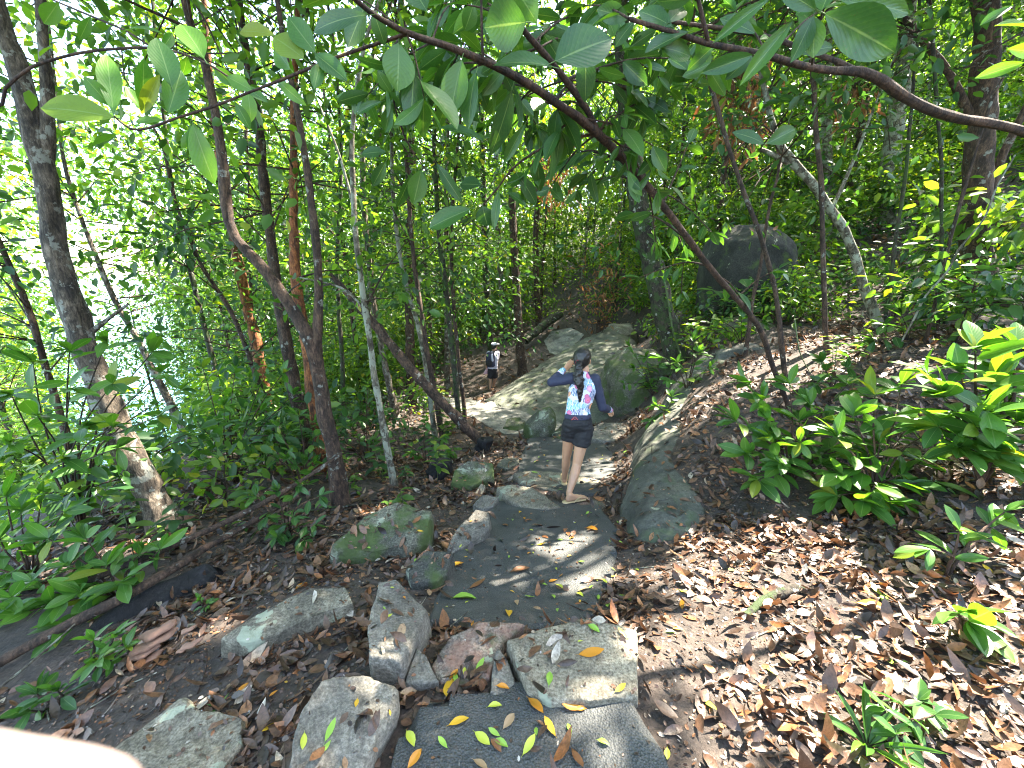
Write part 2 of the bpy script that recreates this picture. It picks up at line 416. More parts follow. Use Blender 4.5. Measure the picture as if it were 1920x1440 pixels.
# ------------------------------------------------------------------ path slabs draped on the ground
def in_poly(x, y, poly):
    ins = False; j = len(poly) - 1
    for i in range(len(poly)):
        xi, yi = poly[i]; xj, yj = poly[j]
        if (yi > y) != (yj > y) and x < (xj - xi) * (y - yi) / (yj - yi) + xi: ins = not ins
        j = i
    return ins
SLAB_POLYS = []
def slab(name, pxs, lift, mat, sub=.05, world_pts=None, thick=.12, fit=None):
    pts = [G(*p) for p in pxs] if world_pts is None else [Vector((x, y, 0)) for x, y in world_pts]
    # round and roughen the outline
    pts2 = []
    n = len(pts)
    for i in range(n):
        a, b = pts[i], pts[(i + 1) % n]
        k = max(2, int((b - a).length / .035))
        for t in range(k):
            q = a.lerp(b, t / k)
            w = .03 * noise.noise(Vector((q.x * 6, q.y * 6, 1.7))) + .016 * noise.noise(Vector((q.x * 19, q.y * 19, 5.7)))
            pts2.append((q.x + w, q.y + .03 * noise.noise(Vector((q.x * 6, q.y * 6, 9.1))) + .016 * noise.noise(Vector((q.x * 19, q.y * 19, 2.1)))))
    SLAB_POLYS.append(pts2)
    bm = bmesh.new()
    vs_ = [bm.verts.new((x, y, 0)) for x, y in pts2]
    f = bm.faces.new(vs_)
    if f.normal.z < 0: f.normal_flip()
    xs = [p[0] for p in pts2]; ys = [p[1] for p in pts2]
    for ax, lo, hi in ((0, min(xs), max(xs)), (1, min(ys), max(ys))):
        c = lo + sub
        while c < hi:
            co = (c, 0, 0) if ax == 0 else (0, c, 0); no = (1, 0, 0) if ax == 0 else (0, 1, 0)
            bmesh.ops.bisect_plane(bm, geom=bm.verts[:] + bm.edges[:] + bm.faces[:], plane_co=co, plane_no=no)
            c += sub
    zz = TZ([v.co.x for v in bm.verts], [v.co.y for v in bm.verts])
    if fit:                                     # a laid slab is flat: plane through its bedding points
        Q = np.array([tuple(G(*p)) for p in fit])
        k_ = np.linalg.lstsq(np.c_[np.ones(len(Q)), Q[:, 0], Q[:, 1]], Q[:, 2], rcond=None)[0]
        zp = np.array([k_[0] + k_[1] * v.co.x + k_[2] * v.co.y for v in bm.verts])
        zz = zz * .25 + zp * .75
    for v, z in zip(bm.verts, zz): v.co.z = z + lift + .006 * noise.noise(Vector((v.co.x * 5, v.co.y * 5, 0))) - (.03 if v.is_boundary else 0)
    r = bmesh.ops.extrude_face_region(bm, geom=bm.faces[:])
    top = [e for e in r['geom'] if isinstance(e, bmesh.types.BMVert)]
    for v in top: v.co.z += 0
    for v in bm.verts:
        if v not in set(): pass
    tops = set(top)
    for v in bm.verts:
        if v not in tops: v.co.z -= thick
    bmesh.ops.recalc_face_normals(bm, faces=bm.faces)
    me = bpy.data.meshes.new(name); bm.to_mesh(me); bm.free()
    me.materials.append(mat)
    o = obj(name, me); o['kind'] = 'structure'
    return o
path_front = slab('path', [(690, 1440), (715, 1395), (745, 1300), (950, 1285), (1195, 1300), (1215, 1370), (1225, 1440)], .035, M_PATH,
                  world_pts=[(-.62, -.6), (-.44, .62), (-.37, 1.0), (-.30, 1.14), (.02, 1.2), (.38, 1.2), (.47, .95), (.56, .5), (.62, -.6)])
path_mid = slab('path', [(790, 1175), (830, 1090), (850, 1040), (890, 985), (930, 945), (1050, 945), (1130, 950), (1160, 1000), (1150, 1080), (1120, 1140), (1110, 1175), (960, 1190)], .03, M_PATH)
path_low = slab('path', [(965, 905), (975, 860), (990, 825), (1060, 820), (1150, 822), (1205, 825), (1195, 870), (1165, 915), (1060, 930)], .03, M_PATH, fit=[(975, 890), (990, 840), (1060, 830), (1110, 860), (1060, 920), (1100, 910), (1130, 840)], thick=.25)
path_bend = slab('path', [(985, 815), (930, 770), (885, 750), (830, 745), (760, 742), (700, 745), (760, 755), (850, 768), (900, 790), (950, 815)][::-1], .04, M_CONC, .25)
path_far = slab('path', [(1030, 662), (1020, 640), (1035, 622), (1070, 618), (1095, 630), (1075, 650), (1050, 668)], .05, M_CONC, .4)
path_turn = slab('path', [(905, 760), (940, 745), (1000, 752), (1060, 775), (1050, 815), (985, 812)], .045, M_CONC, .2)

# ------------------------------------------------------------------ rocks
ROCK_TREES = []
def finish_rock(name, bm, mat, label, cat='rock', voxel=.02, amp=.02, nscale=3.5, group=None, loc=None, crack=.5):
    me = bpy.data.meshes.new(name); bm.to_mesh(me); bm.free()
    o = bpy.data.objects.new(name, me); link(o)
    md = o.modifiers.new('r', 'REMESH'); md.mode = 'VOXEL'; md.voxel_size = voxel; md.use_smooth_shade = True
    ms = o.modifiers.new('s', 'SMOOTH'); ms.iterations = 1; ms.factor = .4
    dg = bpy.context.evaluated_depsgraph_get()
    me2 = bpy.data.meshes.new_from_object(o.evaluated_get(dg))
    o.modifiers.clear(); o.data = me2
    bpy.data.meshes.remove(me)
    n = len(me2.vertices)
    co = np.empty(n * 3, np.float32); me2.vertices.foreach_get('co', co); co = co.reshape(-1, 3)
    no = np.empty(n * 3, np.float32); me2.vertices.foreach_get('normal', no); no = no.reshape(-1, 3)
    sx = random.uniform(0, 50)
    d = np.empty(n, np.float32)
    for i in range(n):
        p = Vector(co[i]) * nscale + Vector((sx, 0, 0))
        a = noise.fractal(p, .9, 2.1, 4)
        cl = noise.voronoi(p * .55)[0]
        b = (cl[1] - cl[0])
        q = p * .8 + Vector((3.1, 7.7, sx))
        st = noise.cell(q * 1.3)
        d[i] = a * .6 + (min(b, .5) - .3) * crack * 1.4 + .35 * noise.hetero_terrain(p * 2.2, .9, 2.1, 4, .3) * .35
    co += no * (d * amp)[:, None]
    base = Vector((co[:, 0].mean(), co[:, 1].mean(), co[:, 2].min()))
    co -= np.array(base, np.float32)
    me2.vertices.foreach_set('co', co.ravel()); me2.update()
    me2.name = name
    me2.materials.clear(); me2.materials.append(mat)
    me2.polygons.foreach_set('use_smooth', np.ones(len(me2.polygons), bool))
    o.location = base
    tag(o, label, cat, group)
    ROCK_TREES.append(o)
    return o
def rock_top(label, pxs, mat, h=.1, tilt=(0, 0), flare=.12, down=.35, amp=.02, voxel=None, zc=None, nscale=4, cat='rock', name='rock', crack=.9):
    """outline of the rock's top face traced in the photo, laid h above the ground it rests on; sides go down into the soil"""
    cx = sum(p[0] for p in pxs) / len(pxs); cyy = sum(p[1] for p in pxs) / len(pxs)
    g = G(cx, max(p[1] for p in pxs) - 4) if zc is None else None
    z0 = (g.z if zc is None else zc) + h
    c = PZ(cx, cyy, z0)
    top = []
    nrm = Vector((-tilt[0], -tilt[1], 1))
    for p in pxs:
        r = ray(*p)
        t = (c - CAMP).dot(nrm) / r.dot(nrm)
        top.append(CAMP + r * t)
    cen = sum(top, Vector()) / len(top)
    bm = bmesh.new()
    A = [bm.verts.new(cen + (q - cen) * random.uniform(.95, .99) + Vector((0, 0, random.uniform(-.012, .012)))) for q in top]
    B = [bm.verts.new(cen + (q - cen) * 1.0 - Vector((0, 0, random.uniform(.012, .03)))) for q in top]
    Cc = [bm.verts.new(cen + (q - cen) * (1 + flare) - Vector((0, 0, down))) for q in top]
    n = len(top)
    bm.faces.new(A); bm.faces.new(Cc[::-1])
    for i in range(n):
        j = (i + 1) % n
        bm.faces.new((A[i], B[i], B[j], A[j])); bm.faces.new((B[i], Cc[i], Cc[j], B[j]))
    bmesh.ops.recalc_face_normals(bm, faces=bm.faces)
    size = max((q - cen).length for q in top)
    return finish_rock(name, bm, mat, label, cat, voxel or max(.008, size / 36), amp, nscale, crack=crack)
def rock_hull(label, pts, mat, amp=.05, voxel=.05, nscale=2, name='boulder', cat='boulder', crack=.5):
    bm = bmesh.new()
    for p in pts: bm.verts.new(p)
    bmesh.ops.convex_hull(bm, input=bm.verts)
    bmesh.ops.recalc_face_normals(bm, faces=bm.faces)
    return finish_rock(name, bm, mat, label, cat, voxel, amp, nscale, crack=crack)
def rock_sil(label, pxs, y, thick, mat, amp=.03, voxel=.03, nscale=2.5, name='boulder', cat='boulder', lean=0):
    pts = [PY(p[0], p[1], y) for p in pxs]
    c = sum(pts, Vector()) / len(pts)
    allp = list(pts)
    for s, off in ((.8, -.38), (.45, -.5), (.85, .35), (.5, .5)):
        allp += [c + (q - c) * s + Vector((0, thick * off, lean * off)) for q in pts]
    return rock_hull(label, allp, mat, amp, voxel, nscale, name, cat)

rock_top('pale tan flat rock at lower left corner near the blurred fingertip', [(205, 1405), (270, 1350), (340, 1310), (375, 1328), (465, 1333), (452, 1390), (400, 1452), (230, 1452)], M_ROCK_TAN, .09, (.05, .0), amp=.025)
rock_top('large dark grey rock left of the front path slab', [(556, 1335), (600, 1268), (690, 1262), (742, 1290), (738, 1330), (700, 1400), (672, 1470), (530, 1470)], M_ROCK, .14, (-.25, .05), amp=.025)
rock_top('triangular grey rock with sharp dark right face beside steps', [(708, 1085), (742, 1085), (806, 1140), (785, 1185), (752, 1240), (690, 1228), (686, 1170), (700, 1130)], M_ROCK, .17, (-.22, -.12), flare=.05, amp=.02)
rock_top('biggest step stone, speckled grey with an orange leaf on top', [(948, 1195), (1010, 1172), (1085, 1155), (1150, 1162), (1194, 1178), (1200, 1300), (1115, 1312), (1030, 1312), (990, 1285), (970, 1240)], M_ROCK_TAN, .10, (.0, .0), flare=.02, amp=.014, zc=-.03, down=.4)
rock_top('reddish step stone between triangular rock and biggest step stone', [(806, 1248), (845, 1190), (900, 1166), (985, 1168), (942, 1198), (932, 1230), (918, 1272), (862, 1290), (820, 1280)], M_ROCK_PINK, .06, (.05, .1), flare=.02, amp=.016, zc=-.06)
rock_top('thin grey sliver of stone wedged left of biggest step stone', [(932, 1212), (955, 1235), (968, 1275), (945, 1303), (918, 1303), (922, 1260)], M_ROCK, .06, amp=.008, flare=.02, zc=-.03)
rock_top('small pointed stone at left end of the step', [(782, 1214), (800, 1232), (826, 1277), (790, 1285), (758, 1278), (768, 1245)], M_ROCK, .05, (.05, .1), amp=.01, flare=.05, zc=-.04)
rock_top('large mossy rock left of the middle slab under tree', [(620, 1025), (680, 968), (745, 940), (808, 955), (803, 992), (760, 1022), (690, 1036)], M_ROCK_MOSS, .20, (.0, .3), flare=.12, amp=.03)
rock_top('slanted grey rock edging the middle slab on its left', [(835, 1030), (862, 985), (892, 955), (921, 958), (918, 992), (880, 1020), (845, 1042)], M_ROCK, .08, (-.1, .2), amp=.02)
rock_top('dark mossy block at left corner of the middle slab', [(760, 1062), (800, 1035), (848, 1038), (838, 1070), (820, 1090), (775, 1090)], M_ROCK_DARK, .12, (.05, .1), amp=.02)
rock_top('long low rock with pale lichen in litter at left', [(410, 1192), (480, 1142), (580, 1098), (650, 1090), (664, 1128), (600, 1150), (540, 1178), (470, 1205)], M_ROCK_TAN, .10, (.0, .15), amp=.022)
rock_top('rounded moss-covered stone near the dark stump', [(845, 905), (850, 880), (878, 862), (925, 868), (926, 890), (885, 912)], M_ROCK_MOSS, .16, (0, .35), flare=.1, amp=.03)
rock_top('small flat mossy stone above the rounded mossy one', [(930, 872), (945, 858), (972, 858), (975, 868), (950, 880)], M_ROCK_MOSS, .07, (0, .1), amp=.012)
rock_top('small grey chip of rock left of the slanted edging rock', [(886, 945), (905, 928), (935, 930), (925, 950), (900, 958)], M_ROCK, .08, (.0, .2), amp=.012)
rock_top('tiny upright stone chip beside the rounded mossy stone', [(888, 925), (902, 905), (911, 908), (905, 928)], M_ROCK_TAN, .06, (.0, .4), amp=.008)
rock_top('flat step stone just left of the walking girl\'s rear foot', [(930, 912), (960, 908), (1000, 915), (1052, 948), (1030, 957), (990, 955), (950, 938)], M_ROCK_TAN, .06, amp=.014)
rock_top('flat tan step stone under the walking girl\'s front foot', [(962, 886), (1000, 882), (1060, 886), (1140, 903), (1146, 922), (1100, 926), (1040, 922), (978, 905)], M_ROCK_TAN, .045, amp=.012, zc=-.70)
rock_top('flat brown step stone under the walking girl\'s rear foot', [(1040, 955), (1060, 930), (1100, 928), (1148, 945), (1145, 968), (1090, 972)], M_ROCK_PINK, .04, amp=.010, zc=-.645)
rock_sil('dark mossy boulder standing at left edge of path before the girl', [(978, 822), (984, 795), (1012, 768), (1032, 762), (1042, 775), (1042, 800), (1030, 822), (1000, 830)], 6.25, .55, M_ROCK_MOSS, .03, .025)
rock_top('low flat rock left of the dark mossy boulder', [(943, 800), (950, 785), (975, 782), (990, 790), (985, 806), (960, 808)], M_ROCK_MOSS, .12, (0, .2), amp=.03)
rock_top('pale flat rock forming step edge right of the girl', [(1105, 800), (1130, 790), (1170, 795), (1205, 815), (1190, 824), (1140, 826), (1110, 820)], M_ROCK, .08, amp=.025)
rock_top('low stone across path just beyond the girl', [(1035, 812), (1050, 798), (1100, 797), (1108, 815), (1090, 822), (1045, 822)], M_ROCK_DARK, .07, amp=.02)
# the great sloping slab beyond the girl
_k = .95
up = [CAMP + (p - CAMP) * _k for p in [PY(905, 750, 10.6), PY(960, 714, 11.6), PY(1010, 682, 12.6), PY(1075, 645, 13.8), PY(1150, 608, 15.2), PY(1192, 640, 14.0),
      PY(925, 765, 9.7), PY(985, 790, 8.7), PY(1060, 806, 8.0), PY(1130, 806, 7.7), PY(1185, 792, 7.8), PY(1215, 740, 9.0), PY(1195, 690, 11.)]]
rock_hull('huge smooth green-grey boulder slab sloping down beside the path beyond the girl', up + [p + Vector((.5, .4, -1.3)) for p in up], M_ROCK_SLAB, .06, .09, 1.0, crack=.25)
rock_sil('mossy boulder half hidden by plants right of the girl\'s head', [(1130, 830), (1120, 740), (1140, 680), (1178, 652), (1225, 655), (1275, 690), (1290, 780), (1260, 830)], 8.3, 2.2, M_ROCK_MOSS, .08, .06)
rock_sil('tilted slab-like rock above the huge slab by rusty foliage', [(1095, 655), (1150, 605), (1185, 606), (1195, 640), (1160, 670)], 14.2, 1.6, M_ROCK_TAN, .06, .08)
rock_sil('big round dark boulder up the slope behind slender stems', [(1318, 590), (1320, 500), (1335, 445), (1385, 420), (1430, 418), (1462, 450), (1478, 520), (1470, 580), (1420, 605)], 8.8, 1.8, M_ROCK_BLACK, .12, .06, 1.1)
rock_sil('low mossy rock in front of the big round dark boulder', [(1330, 650), (1345, 610), (1400, 592), (1450, 600), (1460, 635), (1400, 660)], 7.2, 1.0, M_ROCK_MOSS, .05, .05)
# the long flank of rock along the right edge of the path: sections from near to far
def flank(label, secs, mat):
    bm = bmesh.new(); rings = []
    for (px, py, h, w, lean) in secs:
        g = G(px, py)
        side = Vector((1, -.12, 0)).normalized()
        prof = [(-.05, -.5), (.0, .0), (lean * .25, .5), (lean * .6, .82), (lean, 1.0), (lean + w, 1.1), (lean + w * 1.8, .9), (lean + w * 2, -.6)]
        rings.append([bm.verts.new(g + side * a + Vector((0, 0, b * h))) for a, b in prof])
    for r0, r1 in zip(rings[:-1], rings[1:]):
        for i in range(len(r0)):
            j = (i + 1) % len(r0)
            bm.faces.new((r0[i], r0[j], r1[j], r1[i]))
    bm.faces.new(rings[0][::-1]); bm.faces.new(rings[-1])
    bmesh.ops.recalc_face_normals(bm, faces=bm.faces)
    return finish_rock('boulder', bm, mat, label, 'boulder', .028, .07, 1.2, crack=.3)
flank('long dark green rock flank lining the right edge of the path beside the girl',
      [(1215, 1020, .06, .10, .10), (1182, 998, .20, .16, .24), (1163, 960, .30, .2, .34), (1165, 915, .36, .24, .40), (1182, 870, .44, .26, .44), (1200, 825, .50, .3, .46), (1218, 790, .55, .35, .46), (1240, 755, .55, .4, .46), (1280, 715, .5, .45, .44), (1330, 690, .3, .4, .3)], M_ROCK_FLANK)
rock_top('bare grey rock patch showing through litter above the rock flank', [(1290, 700), (1340, 660), (1400, 640), (1470, 650), (1440, 680), (1360, 725), (1310, 735)], M_ROCK, .05, (.3, .1), amp=.04, down=.5)
bpy.context.view_layer.update()

# ------------------------------------------------------------------ one surface to drop things on
def surf_tree():
    V = [tuple(v) for v in GV]; F = [tuple(q) for q in quads]
    kinds = [0] * len(F)
    def add(o, k):
        off = len(V); mw = o.matrix_world
        V.extend(tuple(mw @ v.co) for v in o.data.vertices)
        for p in o.data.polygons:
            F.append(tuple(off + i for i in p.vertices)); kinds.append(k)
    for o in ROCK_TREES: add(o, 1)
    for o in (path_front, path_mid, path_low, path_bend, path_far, path_turn): add(o, 2)
    return BVHTree.FromPolygons(V, F), kinds
SURF, SKIND = surf_tree()
def drop(x, y, z=6.0):
    h, n, i, d = SURF.ray_cast(Vector((x, y, z)), Vector((0, 0, -1)))
    return h, n, (SKIND[i] if i is not None else -1)
def hit_px(px, py):
    h, n, i, d = SURF.ray_cast(CAMP, ray(px, py).normalized())
    return (h, n, SKIND[i]) if h is not None else (None, None, -1)

# ------------------------------------------------------------------ leaves
def leaf_template(kind):
    """verts (k,3): length along +Y from 0 to 1, width across X, normal +Z; faces quads"""
    if kind == 'far':
        V = np.array([(0, 0, 0), (-.20, .30, .04), (-.19, .68, .03), (0, 1, -.06), (.19, .68, .03), (.20, .30, .04)], float)
        return V, np.array([(0, 3, 2, 1), (0, 5, 4, 3)])
    return None
FAR_V, FAR_F = leaf_template('far')
def frames_from(dirs, ups):
    y = dirs / np.linalg.norm(dirs, axis=1, keepdims=True)
    x = np.cross(y, ups); x /= np.linalg.norm(x, axis=1, keepdims=True) + 1e-9
    z = np.cross(x, y)
    return np.stack([x, y, z], -1)            # columns are the axes
def leaves_mesh(name, P, dirs, ups, lens, wid, mat, rnd, curl=None, V0=FAR_V, F0=FAR_F, extra=None):
    n = len(P)
    M = frames_from(dirs, ups)
    k = len(V0)
    T = np.repeat(V0[None], n, 0).copy()
    T[:, :, 0] *= (wid / lens)[:, None] * 2.5
    if curl is not None: T[:, :, 2] -= curl[:, None] * (T[:, :, 1] ** 2)
    T *= lens[:, None, None]
    W = np.einsum('nij,nkj->nki', M, T) + P[:, None, :]
    V = W.reshape(-1, 3)
    F = (F0[None] + (np.arange(n) * k)[:, None, None]).reshape(-1, F0.shape[1])
    r = np.repeat(rnd, k)
    mats = [mat]; fm = np.zeros(len(F), int); Fs = [F]
    if extra is not None:                       # twigs in the same part
        EV, EF, em = extra
        Fs.append(EF + len(V)); V = np.concatenate([V, EV]); r = np.concatenate([r, np.zeros(len(EV))])
        mats.append(em); fm = np.concatenate([fm, np.ones(len(EF), int)])
    return mesh_np(name, V, Fs, mats, True, {'rnd': r}, fm)
def big_leaf_mesh(name, mat, wl=.42, fold=.16, droop=.25, wave=.05, seg=8, ovate=.5):
    V, al, ac = [], [], []
    for i in range(seg + 1):
        t = i / seg
        w = wl * .5 * max(0.0, math.sin(math.pi * t ** (1.15 - .6 * (ovate - .5))) ** .8) * (1 if 0 < i < seg else .0) + .003
        for s in (-1, -.5, 0, .5, 1):
            x = s * w
            z = fold * abs(x) * 1.2 - droop * t * t + wave * math.sin(t * 9 + s * 1.5) * abs(s) * wl * .5
            V.append((x, t, z)); al.append(t); ac.append(s)
    F = []
    for i in range(seg):
        for j in range(4):
            a = i * 5 + j
            F.append((a, a + 1, a + 6, a + 5))
    # short stalk
    b = len(V)
    for (yy, zz) in ((-.12, -.0), (.02, .0)):
        for (dx, dz) in ((-.008, 0), (.008, 0), (0, .012)):
            V.append((dx, yy, zz + dz - .004)); al.append(0); ac.append(0)
    for j in range(3):
        F.append((b + j, b + (j + 1) % 3, b + 3 + (j + 1) % 3, b + 3 + j))
    return mesh_np(name, np.array(V), np.array(F), [mat], True, {'along': al, 'across': ac})
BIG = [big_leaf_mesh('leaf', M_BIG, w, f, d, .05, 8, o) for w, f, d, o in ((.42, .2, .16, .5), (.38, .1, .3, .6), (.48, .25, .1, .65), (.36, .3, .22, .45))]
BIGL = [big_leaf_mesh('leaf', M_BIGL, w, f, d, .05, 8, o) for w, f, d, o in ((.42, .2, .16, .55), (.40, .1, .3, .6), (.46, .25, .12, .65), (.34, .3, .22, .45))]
SMALL = [big_leaf_mesh('leaf', M_BIGL, w, f, d, .06, 5, o) for w, f, d, o in ((.42, .2, .2, .5), (.40, .1, .3, .6), (.46, .25, .12, .6))]
def place_leaf(parent, base, tip, up, width=None, pool=BIG, roll=0.0):
    d = tip - base; ln = d.length
    y = d.normalized()
    x = y.cross(up)
    if x.length < 1e-4: x = y.cross(Vector((1, 0, 0)))
    x.normalize(); z = x.cross(y)
    if roll:
        q = Quaternion(y, roll); x = q @ x; z = q @ z
    me = random.choice(pool)
    sx = ln if width is None else width / .42
    M = Matrix(((x.x * sx, y.x * ln, z.x * ln, base.x), (x.y * sx, y.y * ln, z.y * ln, base.y), (x.z * sx, y.z * ln, z.z * ln, base.z), (0, 0, 0, 1)))
    o = bpy.data.objects.new('leaf', me)
    o.matrix_world = M
    link(o)
    o.parent = parent
    if parent.type == 'EMPTY': o.matrix_parent_inverse = Matrix.Translation(-Vector(parent.location))
    return o

# ------------------------------------------------------------------ tubes
def tube_arrays(pts, rad, sides=8, jitter=0.0, seed=0, cap=True):
    pts = [Vector(p) for p in pts]; n = len(pts)
    V = []; F = []
    ref = Vector((0.13, 1, .07)).normalized()
    for i, p in enumerate(pts):
        t = (pts[min(i + 1, n - 1)] - pts[max(i - 1, 0)]).normalized()
        x = t.cross(ref)
        if x.length < .05: x = t.cross(Vector((1, 0, 0)))
        x.normalize(); y = t.cross(x)
        for k in range(sides):
            a = 2 * math.pi * k / sides
            rr = rad[i]
            if jitter: rr *= 1 + jitter * noise.noise(Vector((math.cos(a) * 1.1 + seed * 7.3, math.sin(a) * 1.1, i * .45)))
            V.append(p + (x * math.cos(a) + y * math.sin(a)) * rr)
    for i in range(n - 1):
        for k in range(sides):
            k2 = (k + 1) % sides
            F.append((i * sides + k, i * sides + k2, (i + 1) * sides + k2, (i + 1) * sides + k))
    V = np.array([tuple(v) for v in V]); F = np.array(F)
    return V, F
def smooth_line(pts, step):
    """Catmull-Rom through points [(Vector, radius)]"""
    P = [p for p, _ in pts]; Rr = [r for _, r in pts]
    out, rad = [], []
    n = len(P)
    for i in range(n - 1):
        p0, p1, p2, p3 = P[max(i - 1, 0)], P[i], P[i + 1], P[min(i + 2, n - 1)]
        k = max(2, int((p2 - p1).length / step))
        for s in range(k):
            t = s / k
            q = .5 * ((2 * p1) + (p2 - p0) * t + (2 * p0 - 5 * p1 + 4 * p2 - p3) * t * t + (3 * p1 - p0 - 3 * p2 + p3) * t ** 3)
            out.append(q); rad.append(Rr[i] * (1 - t) + Rr[i + 1] * t)
    out.append(P[-1]); rad.append(Rr[-1])
    return out, rad
def tube_mesh(name, pts, mat, step=.12, sides=8, jitter=.25, wob=0.0):
    out, rad = smooth_line(pts, step)
    sd = random.random() * 10
    if wob:
        out = [p + Vector((noise.noise(p * 1.7 + Vector((sd, 0, 0))), noise.noise(p * 1.7 + Vector((0, sd, 5))), 0)) * wob for p in out]
    V, F = tube_arrays(out, rad, sides, jitter, sd)
    return mesh_np(name, V, F, [mat]), out, rad

# ------------------------------------------------------------------ sunlit gaps in the canopy: spots where the photo shows sun on the ground
SHAFTS = []
for px, py, r in [(1720, 1300, .5), (1880, 1300, .5), (1830, 1180, .4), (1620, 1350, .25), (1560, 1240, .2), (1480, 1150, .2), (1650, 1120, .18), (1560, 1040, .15), (1780, 1050, .2), (1400, 1060, .13), (1330, 1180, .12), (1700, 1310, .20), (1850, 1240, .24), (1780, 1390, .18), (1500, 1185, .15), (1590, 1150, .14), (1360, 1130, .10), (1620, 1400, .16), (1420, 1350, .08),
                  (1250, 1085, .09), (1310, 1020, .07), (1020, 1025, .06), (1045, 1045, .07), (1095, 1020, .06), (1110, 1075, .08), (1075, 1110, .08), (930, 1100, .05),
                  (1085, 1385, .04), (1650, 1180, .1), (1890, 1380, .2), (1860, 940, .15), (1660, 930, .1), (1450, 990, .08), (1540, 640, .15), (1300, 1250, .06),
                  (1240, 700, .2), (1200, 790, .18), (880, 745, .5), (820, 750, .4), (950, 762, .25), (1010, 668, .4), (930, 690, .3), (850, 690, .3), (760, 760, .3),
                  (1060, 640, .5), (250, 1030, .12), (30, 1090, .2), (150, 1020, .1), (400, 1190, .05), (620, 870, .1), (860, 1010, .05), (700, 960, .05), (1000, 930, .06),
                  (340, 1350, .05), (1200, 1230, .05), (640, 1330, .05), (560, 760, .2), (420, 820, .2), (1420, 690, .12), (1780, 600, .15), (1620, 560, .2)]:
    h = G(px, py)
    SHAFTS.append((np.array(h), r * 1.45 + .09))
for px, py, y, r in [(1850, 690, 2.25, .4), (925, 680, 10.6, .6), (1820, 770, 2.2, .35), (1750, 820, 2.3, .25), (1900, 800, 2.1, .3),  (1560, 790, 3.8, .1), (1660, 330, 5.5, .5), (1750, 420, 5, .4), (250, 180, 1.5, .1), (110, 190, 1.4, .06), (330, 300, 8, .9), (500, 250, 8, .8),
                     (1060, 330, 12, 1.2), (700, 300, 9, .8), (200, 250, 7, .8), (1480, 230, 6, .4)]:
    SHAFTS.append((np.array(PY(px, py, y)), r * 1.3 + .08))
SD = np.array(SUN_DIR)
def open_mask(P):
    keep = np.ones(len(P), bool)
    for s, r in SHAFTS:
        d = P - s
        t = d @ SD
        q = d - t[:, None] * SD
        rr = r * (.75 + .5 * rng.random(len(P)))
        keep &= ~((t > .25) & ((q ** 2).sum(1) < rr * rr))
    return keep

def shaded(p):
    return bool(open_mask(np.array([tuple(p)]))[0])
def spray(centers, n_per, spread, ln, up_bias=1.0, flat=.55):
    """leaf positions/orientations around twig ends"""
    C = np.repeat(centers, n_per, 0)
    n = len(C)
    off = rng.normal(size=(n, 3)) * np.array([spread, spread, spread * flat])
    P = C + off
    d = off + rng.normal(size=(n, 3)) * spread * .7
    d[:, 2] -= spread * .35
    up = rng.normal(size=(n, 3)) * .55; up[:, 2] += up_bias
    L = ln * (.6 + .8 * rng.random(n))
    return P, d, up, L
def twig_arrays(starts, ends, r0, sides=3):
    V = []; F = []
    for a, b in zip(starts, ends):
        a = Vector(a); b = Vector(b); t = (b - a)
        if t.length < 1e-3: continue
        mid = a.lerp(b, .5) + Vector((0, 0, .06 * t.length))
        base = len(V)
        x = t.cross(Vector((.3, .2, 1))); x.normalize(); y = t.normalized().cross(x)
        for p, r in ((a, r0), (mid, r0 * .7), (b, r0 * .3)):
            for k in range(sides):
                an = 2 * math.pi * k / sides
                V.append(tuple(p + (x * math.cos(an) + y * math.sin(an)) * r))
        for i in range(2):
            for k in range(sides):
                k2 = (k + 1) % sides
                F.append((base + i * sides + k, base + i * sides + k2, base + (i + 1) * sides + k2, base + (i + 1) * sides + k))
    return np.array(V), np.array(F)
def crown_mesh(name, axis_pts, radius, n_cl, n_per, ln, mat, spread=.28, z_lo=.3, twig=None, gaps=True, flat=.55, frm=0.35, clear=1.6):
    """clusters of leaves at the ends of twigs that leave the trunk line"""
    A = np.array([tuple(p) for p in axis_pts])
    m = len(A)
    i0 = int(m * frm)
    starts = A[rng.integers(i0, m, n_cl)]
    ang = rng.random(n_cl) * 2 * math.pi
    rr = radius * np.sqrt(rng.random(n_cl)) 
    ends = starts + np.stack([np.cos(ang) * rr, np.sin(ang) * rr, rng.normal(size=n_cl) * radius * .35 + radius * .2], 1)
    P, d, up, L = spray(ends, n_per, spread, ln, flat=flat)
    keep = open_mask(P) if gaps else np.ones(len(P), bool)
    # leaves keep clear of the walkway and of the photographer
    keep &= ~((np.linalg.norm(P - np.array(CAMP), axis=1) < clear))
    keep &= P[:, 2] > TZ(P[:, 0], P[:, 1]) + .05
    P, d, up, L = P[keep], d[keep], up[keep], L[keep]
    rnd = np.clip(rng.normal(.45, .22, len(P)), 0, 1)
    if gaps:
        kt = open_mask(ends) & open_mask((starts + ends) / 2) & open_mask(starts)
        starts, ends = starts[kt], ends[kt]
    ex = twig_arrays(starts, ends, .012 if twig is None else twig)
    extra = (ex[0], ex[1], M_TWIG) if len(ex[0]) else None
    return leaves_mesh(name, P, d, up, L, L * (.36 + .12 * rng.random(len(P))), mat, rnd, rng.random(len(P)) * .25, extra=extra)

